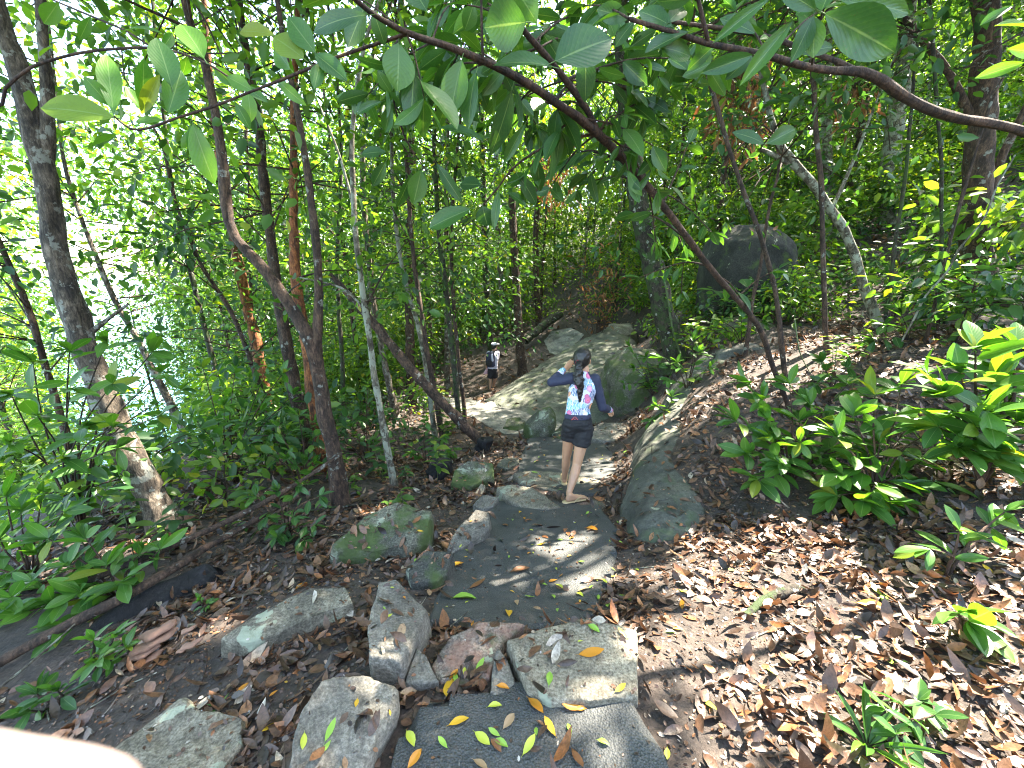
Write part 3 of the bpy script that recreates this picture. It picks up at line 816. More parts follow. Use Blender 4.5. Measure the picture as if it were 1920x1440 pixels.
# ------------------------------------------------------------------ trees traced from the photo
def tree(name, label, pts, y, bark, cat='tree', base=None, top=None, crown=None, side=(), sides=10, group=None, jitter=.3, dy=0.0, wpx=True, canopy=None):
    """pts: [(px, py, width_px)] from base to top on the vertical plane Y = y (leaning dy per metre); base goes to the ground"""
    L = []
    for (px, py, w) in pts:
        q = PY(px, py, y)
        if dy:
            q = PY(px, py, y + dy * (q.z + 1))
        dep = (q - CAMP).dot(Vector((0, CP, -SP)))
        L.append((q, max(.004, w * .92 * edge_k(px) * dep / FPX / 2)))
    b = L[0][0]
    zg = tz(b.x, b.y)
    if b.z > zg + .05:                      # extend down to the soil
        d = (L[0][0] - L[1][0]).normalized()
        if d.z > -.3: d = Vector((0, 0, -1))
        q = b + d * ((b.z - zg + .12) / -d.z)
        q.z = tz(q.x, q.y) - .12
        L.insert(0, (q, L[0][1] * 1.6))
    else:
        q = Vector((b.x, b.y, zg - .12))
        d_ = (L[1][0] - L[0][0]).normalized(); L[0] = (b + d_ * .28, L[0][1]); L.insert(0, (b + d_ * .08, L[0][1] * 1.18)); L.insert(0, (q, L[1][1] * 1.75))
    if top:                                 # goes on above the frame
        t = L[-1][0]; dirn = (L[-1][0] - L[-2][0]).normalized()
        if dirn.z < .7: dirn = (dirn + Vector((0, 0, 1.2))).normalized()
        h = top
        L.append((t + dirn * h * .5 + Vector((random.uniform(-.15, .15), random.uniform(-.1, .3), 0)), L[-1][1] * .75))
        L.append((t + dirn * h + Vector((random.uniform(-.3, .3), random.uniform(-.1, .5), 0)), L[-1][1] * .45))
    root = empty(name, (L[0][0].x, L[0][0].y, tz(L[0][0].x, L[0][0].y)), label, cat, group)
    me, out, rad = tube_mesh('trunk', L, bark, .10, sides, jitter, .012)
    world_child('trunk', me, root)
    allp = out
    for (sp, sw_top) in side:
        B = []
        for (px, py, w) in sp:
            q = PY(px, py, y + .02)
            dep = (q - CAMP).dot(Vector((0, CP, -SP)))
            B.append((q, max(.003, w * .92 * edge_k(px) * dep / FPX / 2)))
        if sw_top:
            dd = (B[-1][0] - B[-2][0]).normalized()
            if dd.z < .6: dd = (dd + Vector((0, 0, 1.0))).normalized()
            B.append((B[-1][0] + dd * sw_top, B[-1][1] * .5))
        bme, bout, _ = tube_mesh('branch', B, bark, .10, max(6, sides - 3), jitter, .01)
        world_child('branch', bme, root)
        allp = allp + bout
    if crown:
        for c in ([crown] if isinstance(crown, dict) else crown):
            c = dict(c)
            ap = allp
            if 'lo' in c:
                lo = c.pop('lo'); ap = [p for p in allp if p.z > lo] or allp[-3:]
                c['frm'] = 0
            cm = crown_mesh('crown', ap, **c)
            co_ = world_child('crown', cm, root); co_['kind'] = 'stuff'
    if canopy:                              # high limb and crown added to shade the ground below
        (cx, cy_, cz, r, ncl) = canopy
        t0 = L[-1][0]; c = Vector((cx, cy_, cz))
        bme, bout, _ = tube_mesh('branch', [(L[-2][0], L[-2][1] * .9), (t0, L[-1][1]), (t0.lerp(c, .5) + Vector((0, 0, .5)), .05), (c, .025)], bark, .2, 7, .2)
        world_child('branch', bme, root)
        ax = [c + Vector((random.uniform(-1, 1) * r * .5, random.uniform(-1, 1) * r * .5, random.uniform(-.5, .5))) for _ in range(14)]
        co_ = world_child('crown', crown_mesh('crown', ax, r * .8, ncl, 46, .16, M_LEAF, spread=.45, frm=0, clear=2.4), root); co_['kind'] = 'stuff'
    return root, allp

CR = lambda r, n, per, ln, mat=M_LEAF, **k: dict(radius=r, n_cl=n, n_per=per, ln=ln, mat=mat, **k)
tree('large_tree', 'thick grey lichen-spotted tree leaning left at left edge', [(322, 1015, 72), (285, 930, 66), (235, 830, 66), (185, 715, 64), (150, 620, 62), (118, 510, 60), (98, 420, 58), (85, 330, 56), (62, 240, 54), (30, 120, 50), (-5, 0, 44)], 3.2, M_BARK_GREY, canopy=(-1.8,5.5,7.4,2.6,130), top=3.5, sides=14, jitter=.35,
     side=[([(85, 330, 40), (88, 230, 34), (84, 130, 30), (75, 0, 26)], 3.0), ([(150, 640, 22), (200, 600, 10), (240, 570, 6)], 0)],
     crown=CR(2.2, 70, 34, .13, M_LEAF, lo=3.6, spread=.4))
tree('forked_tree', 'brown forked tree left of centre rising behind the large mossy rock', [(648, 985, 40), (625, 850, 33), (600, 720, 32), (585, 650, 32), (555, 590, 28), (500, 510, 26), (440, 445, 24), (424, 380, 24), (412, 260, 21), (385, 120, 19), (345, 0, 17)], 3.55, M_BARK_BROWN, canopy=(1.2,5.0,7.7,2.7,150), top=3.5, sides=12,
     side=[([(592, 660, 26), (598, 560, 18), (590, 430, 17), (572, 300, 15), (545, 150, 13), (520, 0, 12)], 3.0)],
     crown=CR(2.0, 70, 32, .12, M_LEAF, lo=3.2, spread=.4))
tree('slender_sapling', 'pale slender sapling standing nearest the path on the left', [(745, 940, 16), (722, 820, 14), (700, 690, 13), (682, 560, 13), (666, 430, 13), (660, 300, 12), (668, 180, 10), (690, 60, 8)], 4.2, M_BARK_PALE, top=2, sides=8,
     side=[([(664, 400, 8), (640, 300, 6), (600, 200, 4)], 0), ([(684, 580, 7), (640, 540, 5), (560, 520, 3)], 0)], crown=CR(1.0, 34, 22, .11, M_LEAF, frm=.45))
tree('orange_barked_tree', 'tree with peeling rusty orange bark in left middle distance', [(500, 760, 24), (484, 660, 24), (470, 600, 24), (458, 545, 24), (440, 460, 22), (425, 380, 20), (405, 250, 18), (390, 120, 16)], 7.5, M_BARK_RED, canopy=(1.0,10.8,8.6,2.8,110), top=2, crown=CR(1.8, 40, 36, .12, M_LEAFL, lo=1.5, spread=.4))
tree('brown_tree', 'dark brown tree behind the fork of the forked tree', [(570, 800, 30), (545, 690, 28), (530, 600, 26), (512, 480, 24), (500, 380, 22), (486, 250, 20), (462, 100, 18), (450, 0, 15)], 5.6, M_BARK_BROWN, canopy=(-.8,8.6,8.2,2.7,120), top=2.5, crown=CR(1.8, 55, 34, .12, M_LEAF, lo=1.8, spread=.4))
tree('rusty_trunked_tree', 'short rusty trunk just left of the forked tree\'s base', [(600, 830, 34), (590, 740, 32), (578, 660, 28), (560, 560, 24), (550, 430, 20)], 5.0, M_BARK_RED, top=3, crown=CR(1.5, 26, 30, .12, M_LEAF, lo=2.2))
thin = [('thin twin stem nearest the leaning dead pole', [(826, 800, 12), (800, 650, 11), (775, 480, 10), (762, 300, 9), (750, 120, 8)], 6.6, 'brown'),
        ('thin pale stem tilted right among the thicket left of boy', [(812, 790, 11), (790, 640, 10), (750, 480, 9), (735, 300, 8), (740, 100, 7)], 6.9, 'pale'),
        ('straight dark thin stem left of the walking boy', [(860, 775, 12), (842, 600, 11), (822, 420, 10), (815, 250, 9), (832, 80, 8)], 7.6, 'dark'),
        ('thin bare stem right of the straight dark one by boy', [(870, 765, 9), (853, 600, 8), (846, 450, 8), (860, 250, 7)], 8.4, 'brown'),
        ('medium brown trunk in thicket behind the leaning dead pole', [(770, 715, 20), (768, 600, 19), (766, 480, 18), (772, 330, 16), (765, 120, 14)], 10.5, 'brown'),
        ('straight brown trunk just right of the walking boy', [(978, 682, 19), (972, 600, 17), (966, 500, 16), (960, 380, 15), (957, 200, 13), (950, 20, 11)], 12.6, 'brown'),
        ('dark trunk directly behind the walking boy', [(922, 665, 15), (914, 560, 14), (908, 420, 13), (904, 250, 12), (900, 60, 10)], 13.6, 'dark'),
        ('thin trunk leaning left at far end of thicket', [(730, 720, 14), (705, 600, 13), (690, 470, 12), (680, 300, 11), (700, 100, 9)], 9.0, 'grey'),
        ('thin crooked stem in front of orange barked tree', [(520, 830, 12), (490, 730, 11), (440, 600, 10), (380, 500, 9), (330, 380, 8)], 6.2, 'brown'),
        ('leaning stem crossing behind the thick grey tree', [(300, 720, 16), (260, 640, 14), (215, 560, 13), (160, 430, 12), (120, 300, 10)], 6.0, 'grey'),
        ('slim dark stem between the sea gap and orange barked tree', [(420, 760, 13), (385, 620, 12), (350, 480, 11), (320, 330, 10), (300, 150, 9)], 6.8, 'dark'),
        ('slanting brown stem near left frame edge above the leafy branch', [(90, 700, 18), (60, 600, 17), (20, 500, 16), (-30, 400, 15)], 5.2, 'brown'),
        ('thin straight stem left of the forked tree\'s upper fork', [(480, 780, 10), (470, 600, 9), (470, 420, 8), (460, 200, 7)], 8.8, 'brown'),
        ('thin dark stem in the middle of the thicket', [(645, 800, 10), (640, 650, 9), (632, 500, 9), (640, 320, 8), (630, 120, 7)], 7.8, 'dark'),
        ('pale stem far behind the pale slender sapling', [(690, 740, 13), (690, 600, 12), (700, 450, 11), (712, 250, 10)], 11.5, 'pale'),
        ('far grey trunk above the walking boy\'s cap', [(945, 640, 11), (938, 500, 11), (930, 350, 10), (935, 150, 9)], 17.0, 'grey'),
        ('far brown trunk near head of the distant pale path', [(1010, 610, 12), (1004, 480, 12), (1008, 320, 11), (1000, 150, 10)], 18.0, 'brown')]
CANO = {'straight brown trunk just right': (4.2, 13.4, 9.0, 3.0, 140), 'dark trunk directly behind': (6.2, 15.6, 9.6, 3.2, 150)}
for i, (lab, pts, y, bk) in enumerate(thin):
    r = .9 + .05 * y
    tree('slender_tree', lab, pts, y, BARKS[bk], canopy=next((v for k_, v in CANO.items() if lab.startswith(k_)), None), top=random.uniform(1.5, 3), sides=8, group='slender trees left of the path',
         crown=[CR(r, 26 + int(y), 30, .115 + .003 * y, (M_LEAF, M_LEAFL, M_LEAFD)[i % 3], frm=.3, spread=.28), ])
tree('dark_mossy_tree', 'dark mossy trunk leaning left right of the girl, climbing plant on it', [(1275, 690, 50), (1252, 610, 46), (1232, 540, 44), (1212, 450, 42), (1195, 360, 40), (1178, 250, 36), (1168, 120, 32), (1165, 0, 28)], 7.4, M_BARK_DARK, canopy=(3.0,7.8,8.4,2.8,140), top=3, sides=12,
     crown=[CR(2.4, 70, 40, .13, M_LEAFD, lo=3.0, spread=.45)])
rstem = [('straight dark stem crossing frame right of the big round boulder', [(1548, 640, 13), (1543, 500, 12), (1540, 360, 12), (1530, 240, 12), (1522, 120, 12), (1505, 0, 10)], 4.9, 'brown'),
         ('dark stem leaning left in front of the big round boulder', [(1478, 740, 12), (1455, 560, 11), (1428, 450, 11), (1395, 360, 10), (1350, 220, 10), (1310, 90, 9), (1290, -20, 8)], 4.3, 'brown'),
         ('short stem rising beside the big round boulder', [(1400, 650, 10), (1412, 560, 9), (1425, 500, 8), (1445, 380, 7), (1460, 300, 6)], 5.6, 'brown'),
         ('pair-like thin dark stem right of the pale forked tree', [(1660, 600, 9), (1680, 450, 9), (1700, 300, 9), (1715, 120, 8), (1725, 0, 7)], 5.4, 'dark'),
         ('thin dark stem before the big reddish trunk', [(1770, 560, 10), (1765, 420, 9), (1764, 280, 9), (1750, 100, 9), (1740, 0, 8)], 5.2, 'dark'),
         ('thin stem leaning right at far right', [(1745, 600, 9), (1790, 420, 9), (1850, 220, 8), (1920, 60, 7)], 4.6, 'brown')]
for lab, pts, y, bk in rstem:
    tree('thin_stem_tree', lab, pts, y, BARKS[bk], top=random.uniform(1.5, 2.5), sides=8, group='thin stems on the right bank', crown=CR(1.2, 26, 22, .11, M_LEAFD, frm=.55, spread=.28))
tree('pale_forked_tree', 'crooked pale-barked small tree leaning left on the right bank', [(1642, 600, 25), (1618, 530, 23), (1592, 450, 22), (1550, 380, 20), (1500, 320, 20), (1478, 290, 18), (1462, 270, 16), (1440, 200, 13), (1425, 120, 12), (1412, 40, 10)], 5.6, M_BARK_PALE, canopy=(4.6,5.4,7.7,2.8,150), top=2.5, sides=10,
     side=[([(1490, 315, 13), (1450, 290, 11), (1425, 280, 8)], 0), ([(1560, 390, 10), (1600, 300, 8), (1640, 200, 6)], .6)], crown=CR(1.5, 34, 26, .12, M_LEAFD, lo=3.0))
tree('large_reddish_tree', 'thick reddish-brown trunk at right edge with flaring base', [(1872, 640, 120), (1852, 590, 92), (1836, 500, 76), (1828, 400, 70), (1838, 270, 66), (1848, 140, 64), (1846, 0, 60)], 5.6, M_BARK_BROWN, canopy=(6.8,7.0,8.4,3.0,160), top=3.5, sides=14,
     side=[([(1832, 430, 24), (1870, 320, 22), (1900, 250, 20), (1960, 120, 16)], 1.5), ([(1838, 260, 24), (1780, 140, 20), (1700, 40, 18), (1660, -20, 14)], 1.5)],
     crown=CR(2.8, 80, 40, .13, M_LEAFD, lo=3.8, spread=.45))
for lab, pts, y in [('pale lichen-covered trunk on the slope behind bright green leaves', [(1672, 430, 46), (1668, 330, 46), (1680, 220, 44), (1700, 100, 40), (1705, 0, 36)], 10.5),
                    ('narrow pale trunk left of the wide lichen-covered one on slope', [(1552, 330, 22), (1550, 240, 22), (1552, 150, 20), (1556, 0, 18)], 11.5)]:
    tree('pale_tree', lab, pts, y, M_BARK_PALE, top=3, group='pale trunks up the slope', crown=CR(2.2, 50, 40, .13, M_LEAFD, lo=4.0, spread=.45))

# trees added beyond the frame so that their crowns shade the walkway
for lab, x, y, h, r, n, cxy in [('unseen tall tree added for shade behind the photographer, crown over the front slab', -2.6, -2.2, 7.2, 2.6, 90, (-1.2, -.4)),
                           ('unseen tall tree added for shade right of the photographer, crown over right bank', 5.6, .4, 7.4, 2.8, 140, (5.4, 3.2)),
                           ('unseen tall tree added for shade on the bank right of frame, crown over right shrubs', 8.6, 3.4, 8.2, 3.2, 150, (8.4, 4.8)),
                           ('unseen tall tree added for shade far up the right bank beyond the frame', 9.4, 8.0, 9.6, 3.0, 120, (8.4, 9.6)),
                           ('unseen tall tree added for shade left of frame over the fallen poles', -5.4, 1.2, 7.0, 2.6, 90, (-4.6, 2.2))]:
    L = [(Vector((x, y, tz(x, y) - .1)), .16), (Vector((x + .1, y + .1, h * .4)), .12), (Vector((x * .6 + cxy[0] * .4, y * .6 + cxy[1] * .4, h * .75)), .09), (Vector((cxy[0], cxy[1], h)), .04)]
    root = empty('added_shade_tree', (x, y, tz(x, y)), lab, 'tree')
    me, out, _ = tube_mesh('trunk', L, M_BARK_BROWN, .2, 10, .3, .02); world_child('trunk', me, root)
    tops = [p for p in out if p.z > h * .72]
    c_ = world_child('crown', crown_mesh('crown', tops, r, n, 40, .15, M_LEAF, spread=.42, frm=0, clear=2.2), root); c_['kind'] = 'stuff'

# ------------------------------------------------------------------ forest further back: shared tree models
def forest_proto(seed, h, bark, mat, r, n, per, ln):
    L = []
    for k in range(6):
        t = k / 5
        L.append((Vector((math.sin(seed + t * 3) * .15 * t, math.cos(seed * 2 + t * 2.4) * .15 * t, -.3 + t * h)), (.085 * (1 - t * .75)) * (h / 9)))
    me, out, _ = tube_mesh('trunk', L, bark, .5, 7, .25, .0)
    cm = crown_mesh('crown', out, r, n, per, ln, mat, spread=.42, frm=.18, gaps=False, clear=0, twig=.015)
    return me, cm
# crown_mesh drops leaves below ground: protos are built high above any terrain, then moved down
def shift(me, dz):
    n = len(me.vertices); co = np.empty(n * 3, np.float32); me.vertices.foreach_get('co', co)
    co = co.reshape(-1, 3); co[:, 2] += dz; me.vertices.foreach_set('co', co.ravel()); me.update()
PROTO = []
_tz = TZ
TZ = lambda x, y: np.full(np.shape(np.atleast_1d(x)), -5.0)
for sd, h, bk, mt, r, n, per, ln in [(1.0, 9.5, M_BARK_BROWN, M_LEAF, 1.7, 95, 44, .13), (2.2, 8.0, M_BARK_DARK, M_LEAFL, 1.6, 90, 44, .15), (3.7, 10.5, M_BARK_GREY, M_LEAFD, 1.9, 105, 44, .14), (5.1, 7.0, M_BARK_BROWN, M_LEAFL, 1.5, 80, 44, .12), (6.3, 9.0, M_BARK_PALE, M_LEAF, 1.7, 90, 44, .13)]:
    PROTO.append(forest_proto(sd, h, bk, mt, r, n, per, ln))
TZ = _tz
PATH_LINE = [(0, 0), (0, 2), (.3, 4), (.5, 6), (0, 8.5), (-.6, 10.5), (-.2, 12.5), (1.2, 15), (2.6, 18), (3, 21)]
def path_dist(x, y):
    best = 9
    for (a, b), (c, d) in zip(PATH_LINE[:-1], PATH_LINE[1:]):
        vx, vy = c - a, d - b
        t = max(0, min(1, ((x - a) * vx + (y - b) * vy) / (vx * vx + vy * vy)))
        best = min(best, math.hypot(x - a - t * vx, y - b - t * vy))
    return best
spots = []
MARKS = [(-1.12, 'beyond the slanting stem at far left'), (-.80, 'behind the thick grey tree'), (-.62, 'behind the sea-gap stems'), (-.45, 'behind the orange barked tree'), (-.33, 'behind the forked tree'), (-.2, 'behind the leaning dead pole'),
         (-.03, 'beyond the walking boy'), (.12, 'beyond the far end of the path'), (.3, 'beyond the rusty dead brush'), (.45, 'behind the dark mossy trunk'), (.7, 'above the big round boulder'), (.95, 'behind the crooked pale-barked tree'), (1.15, 'beyond the thick reddish trunk'), (9, 'at far right beyond the reddish trunk')]
def where(x, y):
    a = x / y
    for lim, t in MARKS:
        if a < lim: return t
LOOK = ['brown-trunked tree', 'dark-trunked light green tree', 'grey-trunked tall tree', 'short brown-trunked light green tree', 'pale-trunked tree']
def zone_label(i, x, y):
    far_ = 'near' if y < 14 else ('farther back' if y < 22 else 'deepest')
    l = f'{LOOK[i % 5]} {where(x, y)}, {far_}' + (' in the forest' if far_ == 'deepest' else '')
    return l, 'forest ' + l
tries = 0
while len(spots) < 135 and tries < 20000:
    tries += 1
    y = random.uniform(8.5, 30); x = random.uniform(-1.35, 1.35) * y
    if path_dist(x, y) < 1.3: continue
    if x > 0 and y < 15.5 and x < 5.5: continue
    if x > 5 and y < 10.5: continue
    if -1.5 < x < 0 and y < 11: continue
    if any((x - a) ** 2 + (y - b) ** 2 < 1.6 ** 2 for a, b in spots): continue
    # an opening towards the sea at the left
    az = x / y
    if -1.22 < az < -.78 and random.random() < .96: continue
    spots.append((x, y))
for i, (x, y) in enumerate(spots):
    tm, cm = PROTO[i % 5]
    z = tz(x, y)
    lab, grp = zone_label(i, x, y)
    root = empty('forest_tree', (x, y, z), lab, 'tree', grp)
    s = random.uniform(.85, 1.15); root.scale = (s, s, s); root.rotation_euler = (random.uniform(-.06, .06), random.uniform(-.06, .06), random.uniform(0, 6.28))
    obj('trunk', tm, root); c_ = obj('crown', cm, root); c_['kind'] = 'stuff'

# ------------------------------------------------------------------ understory shrubs: shared models, one mesh each (stems and foliage)
def shrub_proto(seed, h, r, n_st, per, ln, mat):
    global rng
    starts, ends, trunks = [], [], []
    for k in range(3 + (h > 1.5)):
        a = rng.random() * 6.28; rr = r * .4 * rng.random()
        trunks.append(np.array((math.cos(a) * rr, math.sin(a) * rr, h * (.7 + .25 * rng.random()))))
    for k in range(n_st):
        t_ = trunks[k % len(trunks)]; u = .25 + .7 * rng.random(); p0 = t_ * u
        a = rng.random() * 6.28; rr = r * (.25 + .6 * rng.random())
        starts.append(p0); ends.append(p0 + np.array((math.cos(a) * rr, math.sin(a) * rr, h * (.02 + .2 * rng.random()))))
    for t_ in trunks: starts.append(np.zeros(3)); ends.append(t_)
    starts = np.array(starts); ends = np.array(ends)
    P, d, up, L = spray(ends, per, .17, ln, 1.0, .6)
    keep = P[:, 2] > .04
    P, d, up, L = P[keep], d[keep], up[keep], L[keep]
    ex = twig_arrays(starts, ends, .008)
    rnd = np.clip(rng.normal(.5, .2, len(P)), 0, 1)
    return leaves_mesh('shrub', P, d, up, L, L * (.38 + .1 * rng.random(len(P))), mat, rnd, rng.random(len(P)) * .3, extra=(ex[0], ex[1], M_TWIG))
SHRUB = [shrub_proto(1, 1.3, .7, 14, 14, .13, M_LEAFL), shrub_proto(2, .9, .6, 13, 15, .12, M_LEAFD), shrub_proto(3, 1.8, .8, 22, 18, .15, M_LEAF), shrub_proto(4, .6, .5, 10, 13, .11, M_LEAFL), shrub_proto(5, 2.4, .9, 26, 20, .16, M_LEAF)]
def shrub_at(x, y, k, s, lab, grp):
    o = obj('understory_shrub', SHRUB[k], None, (x, y, tz(x, y) - .03))
    o.scale = (s, s, s); o.rotation_euler = (0, 0, random.uniform(0, 6.28))
    tag(o, lab, 'shrub', grp)
cnt = 0; tries = 0; sp2 = []
while cnt < 290 and tries < 20000:
    tries += 1
    y = 3.6 + 22 * random.random() ** 1.7; x = random.uniform(-1.35, 1.35) * y
    pdist = path_dist(x, y)
    if pdist < 1.0: continue
    if x < 0:
        if pdist < 1.5 + .08 * y * (random.random() < .6): continue
        if y < 5 and x > -2.4: continue
        if -2.6 < x and y < 12.5 and random.random() < .5: continue
        az = x / y
        if -1.18 < az < -.8 and y > 5: continue
        k = random.choice([0, 1, 2, 4] if y > 7 else [0, 1, 3, 3])
        if y < 8 and random.random() < .45: continue
    else:
        if y < 15.5 and x < 3.9: continue
        if y < 7.5 and x < 4.5: continue
        k = random.choice([0, 1, 2, 3] if y > 9 else [1, 3, 0])
    if any((x - a) ** 2 + (y - b) ** 2 < .55 ** 2 for a, b in sp2): continue
    sp2.append((x, y)); cnt += 1
    sz = ['leafy green shrub', 'low dark green shrub', 'tall leafy green shrub', 'small light green shrub', 'very tall leafy green shrub'][k]
    l_ = f'{sz} {where(x, y)}, ' + ('close to the path' if y < 9 else ('midway back' if y < 15 else 'far back'))
    shrub_at(x, y, k, random.uniform(.75, 1.25), l_, 'understory: ' + l_)

for (px, py, k, sc) in [(1335, 600, 1, .8), (1450, 610, 3, 1.1), (1500, 600, 1, .9), (1310, 590, 0, .7), (1480, 560, 0, .9), (1360, 420, 2, .8), (1440, 400, 0, 1.0), (1290, 560, 2, .7), (1250, 640, 3, 1.2), (1330, 660, 3, 1.0)]:
    q = G(px, py)
    shrub_at(q.x, q.y, k, sc, f"{['leafy green', 'low dark green', 'tall green', 'small light green'][k]} shrub crowding {'left' if px < 1395 else 'right'} side of the big round boulder" + (', behind it' if py < 500 else ''), 'shrubs around the boulder ' + str(k) + ('l' if px < 1395 else 'r') + ('b' if py < 500 else ''))

# ------------------------------------------------------------------ seedlings on the forest floor: shared models
def seedling_proto(h, nl, ln, mat):
    P, d, up, L = [], [], [], []
    for k in range(nl):
        a = 2.4 * k + rng.random(); z = h * (.35 + .65 * k / nl)
        P.append((math.cos(a) * .006, math.sin(a) * .006, z)); d.append((math.cos(a), math.sin(a), .35 - .5 * rng.random())); up.append((rng.normal() * .25, rng.normal() * .25, 1)); L.append(ln * (.6 + .6 * rng.random()))
    P, d, up, L = map(np.array, (P, d, up, L))
    ex = twig_arrays(np.array([(0, 0, -.03)]), np.array([(0, 0, h)]), .005)
    V0 = np.array([(s * w, t, .25 * abs(s) * w) for t, w in ((0, .015), (.2, .13), (.45, .20), (.72, .17), (.9, .08), (1, .005)) for s in (-1, 0, 1)])
    F0 = np.array([(i * 3 + j, i * 3 + j + 1, i * 3 + j + 4, i * 3 + j + 3) for i in range(5) for j in range(2)])
    return leaves_mesh('seedling', P, d, up, L, L * .44, mat, np.clip(rng.normal(.5, .2, nl), 0, 1), .15 + .2 * rng.random(nl), V0, F0, extra=(ex[0], ex[1], M_TWIGG))
SEED = [seedling_proto(.22, 8, .12, M_LEAF), seedling_proto(.35, 12, .13, M_LEAFD), seedling_proto(.15, 6, .09, M_LEAFL), seedling_proto(.5, 16, .14, M_LEAF)]
cnt = 0; tries = 0
while cnt < 170 and tries < 9000:
    tries += 1
    y = 2.6 + 8 * random.random() ** 1.2; x = random.uniform(-1.3, 1.25) * y
    pd_ = path_dist(x, y)
    if pd_ < 1.15: continue
    if x < 0 and y < 3.2 and x > -2.2: continue
    if 0 < x < 2.6 and y < 7: continue
    if x > 0 and random.random() < .45: continue
    if drop(x, y)[2] != 0: continue
    k = random.randrange(4); s_ = random.uniform(.7, 1.4)
    o = obj('seedling', SEED[k], None, (x, y, tz(x, y))); o.scale = (s_,) * 3; o.rotation_euler = (random.uniform(-.15, .15), random.uniform(-.15, .15), random.uniform(0, 6.28))
    l_ = f"{['small green', 'dark green', 'tiny light green', 'tall green'][k]} seedling {where(x, y)}, " + ('near' if y < 5 else ('midway' if y < 7.5 else 'farther back')) + ' on the litter'
    tag(o, l_, 'seedling', l_ + ' group'); cnt += 1

# ------------------------------------------------------------------ the far wood: one mass of leaves behind everything
n = 120000
yy = 22 + 22 * rng.random(n); xx = (rng.random(n) * 2 - 1) * 1.45 * yy
az = xx / yy
gz_ = TZ(xx, yy); zz = gz_ + .2 + (13 - np.minimum(gz_, 3)) * rng.random(n)
cl = np.array([noise.noise(Vector((a * .45, b * .45, c * .45))) for a, b, c in zip(xx, yy, zz)])
keep = (cl > -.18) & ~((az > -1.14) & (az < -.84) & (zz < 4.5))
P = np.stack([xx, yy, zz], 1)[keep]; m_ = len(P)
d = rng.normal(size=(m_, 3)); up = rng.normal(size=(m_, 3)) * .6; up[:, 2] += 1
Ln = .26 + .2 * rng.random(m_)
far = obj('far_wood_foliage', leaves_mesh('far_wood', P, d, up, Ln, Ln * .5, M_LEAF, np.clip(rng.normal(.5, .3, m_) + .25 * (cl[keep] > .1) - .12, 0, 1)))
tag(far, 'mass of bright green foliage of the far wood behind all trees', 'foliage', kind='stuff')

# ------------------------------------------------------------------ near branches and plants with leaves of their own
def depth_of(q): return (q - CAMP).dot(Vector((0, CP, -SP)))
def px_line(pts):
    out = []
    for (px, py, y, w) in pts:
        q = PY(px, py, y); out.append((q, max(.0015, w * .88 * edge_k(px) * depth_of(q) / FPX / 2)))
    return out
def add_tube(root, name, L, mat, sides=7, step=.05, jitter=.2, wob=.004):
    me, out, rad = tube_mesh(name, L, mat, step, sides, jitter, wob)
    LAST[0] = world_child(name, me, root)
    return out
LAST = [None]
def rv(s=1.0): return Vector((random.gauss(0, s), random.gauss(0, s), random.gauss(0, s)))
def leaf_px(root, b, t, y, w, pool=BIG, dy=None):
    y2 = y + (random.uniform(-.06, .06) if dy is None else dy)
    B = PY(b[0], b[1], y); T = PY(t[0], t[1], y2)
    wm = w * depth_of(B) / FPX
    toward = (CAMP - B).normalized()
    up = toward * .9 + rv(.28) + Vector((0, 0, .45))
    return place_leaf(root, B, T, up, wm, pool)
def leafy_twig(root, L, n, ln, pool, mat=None, name='twig', droop=.4, start=.2, upb=1.0, sides=5, whorl=0):
    out = add_tube(root, name, L, mat or M_TWIG, sides, .04, .15)
    root = LAST[0]
    m = len(out)
    for k in range(n):
        i = int((start + (1 - start) * (k + .5) / n) * (m - 1))
        p = out[i]; t = (out[min(i + 1, m - 1)] - out[max(i - 1, 0)]).normalized()
        s = t.cross(Vector((0, 0, 1)))
        if s.length < .1: s = Vector((1, 0, 0))
        s.normalize()
        a = (1 if k % 2 else -1)
        d = (s * a * random.uniform(.6, 1.1) + t * random.uniform(.2, .8) + Vector((0, 0, random.uniform(-droop, .15))) + rv(.2)).normalized()
        l = ln * random.uniform(.65, 1.2)
        if p.z > 2.4 and p.x > 1.4 and not shaded(p + d * l * .5): continue
        place_leaf(root, p, p + d * l, Vector((0, 0, upb)) + rv(.35), l * random.uniform(.36, .46), pool)
    for k in range(3 + whorl):
        p = out[-1]; t = (out[-1] - out[-3]).normalized()
        d = (t * .8 + rv(.55) + Vector((0, 0, -.1))).normalized(); l = ln * random.uniform(.6, 1.1)
        place_leaf(root, p, p + d * l, Vector((0, 0, upb)) + rv(.35), l * .42, pool)
    return out

# the arching sapling whose dark leaves hang over the middle of the view
b0 = G(1478, 765)
hero = empty('arching_sapling', b0, 'slim red-brown sapling arching left over the path with big hanging leaves', 'tree')
YB = b0.y
main = [(Vector((b0.x, b0.y, b0.z - .1)), .017)] + px_line([(1478, 762, YB, 12), (1450, 690, YB - .05, 12), (1420, 610, YB - .2, 13), (1330, 500, YB - .6, 14), (1215, 350, 2.75, 17), (1120, 250, 2.3, 19), (1040, 190, 2.05, 17), (960, 140, 1.85, 16), (860, 95, 1.62, 15), (760, 60, 1.45, 13), (690, 20, 1.3, 11), (620, -40, 1.2, 9)])
add_tube(hero, 'trunk', main, M_TWIG, 9, .05, .2)
add_tube(hero, 'branch', px_line([(1120, 250, 2.3, 14), (1105, 215, 2.25, 14), (1060, 150, 2.1, 14), (1010, 90, 1.95, 13), (975, 50, 1.85, 13), (935, -20, 1.7, 12)]), M_TWIG)
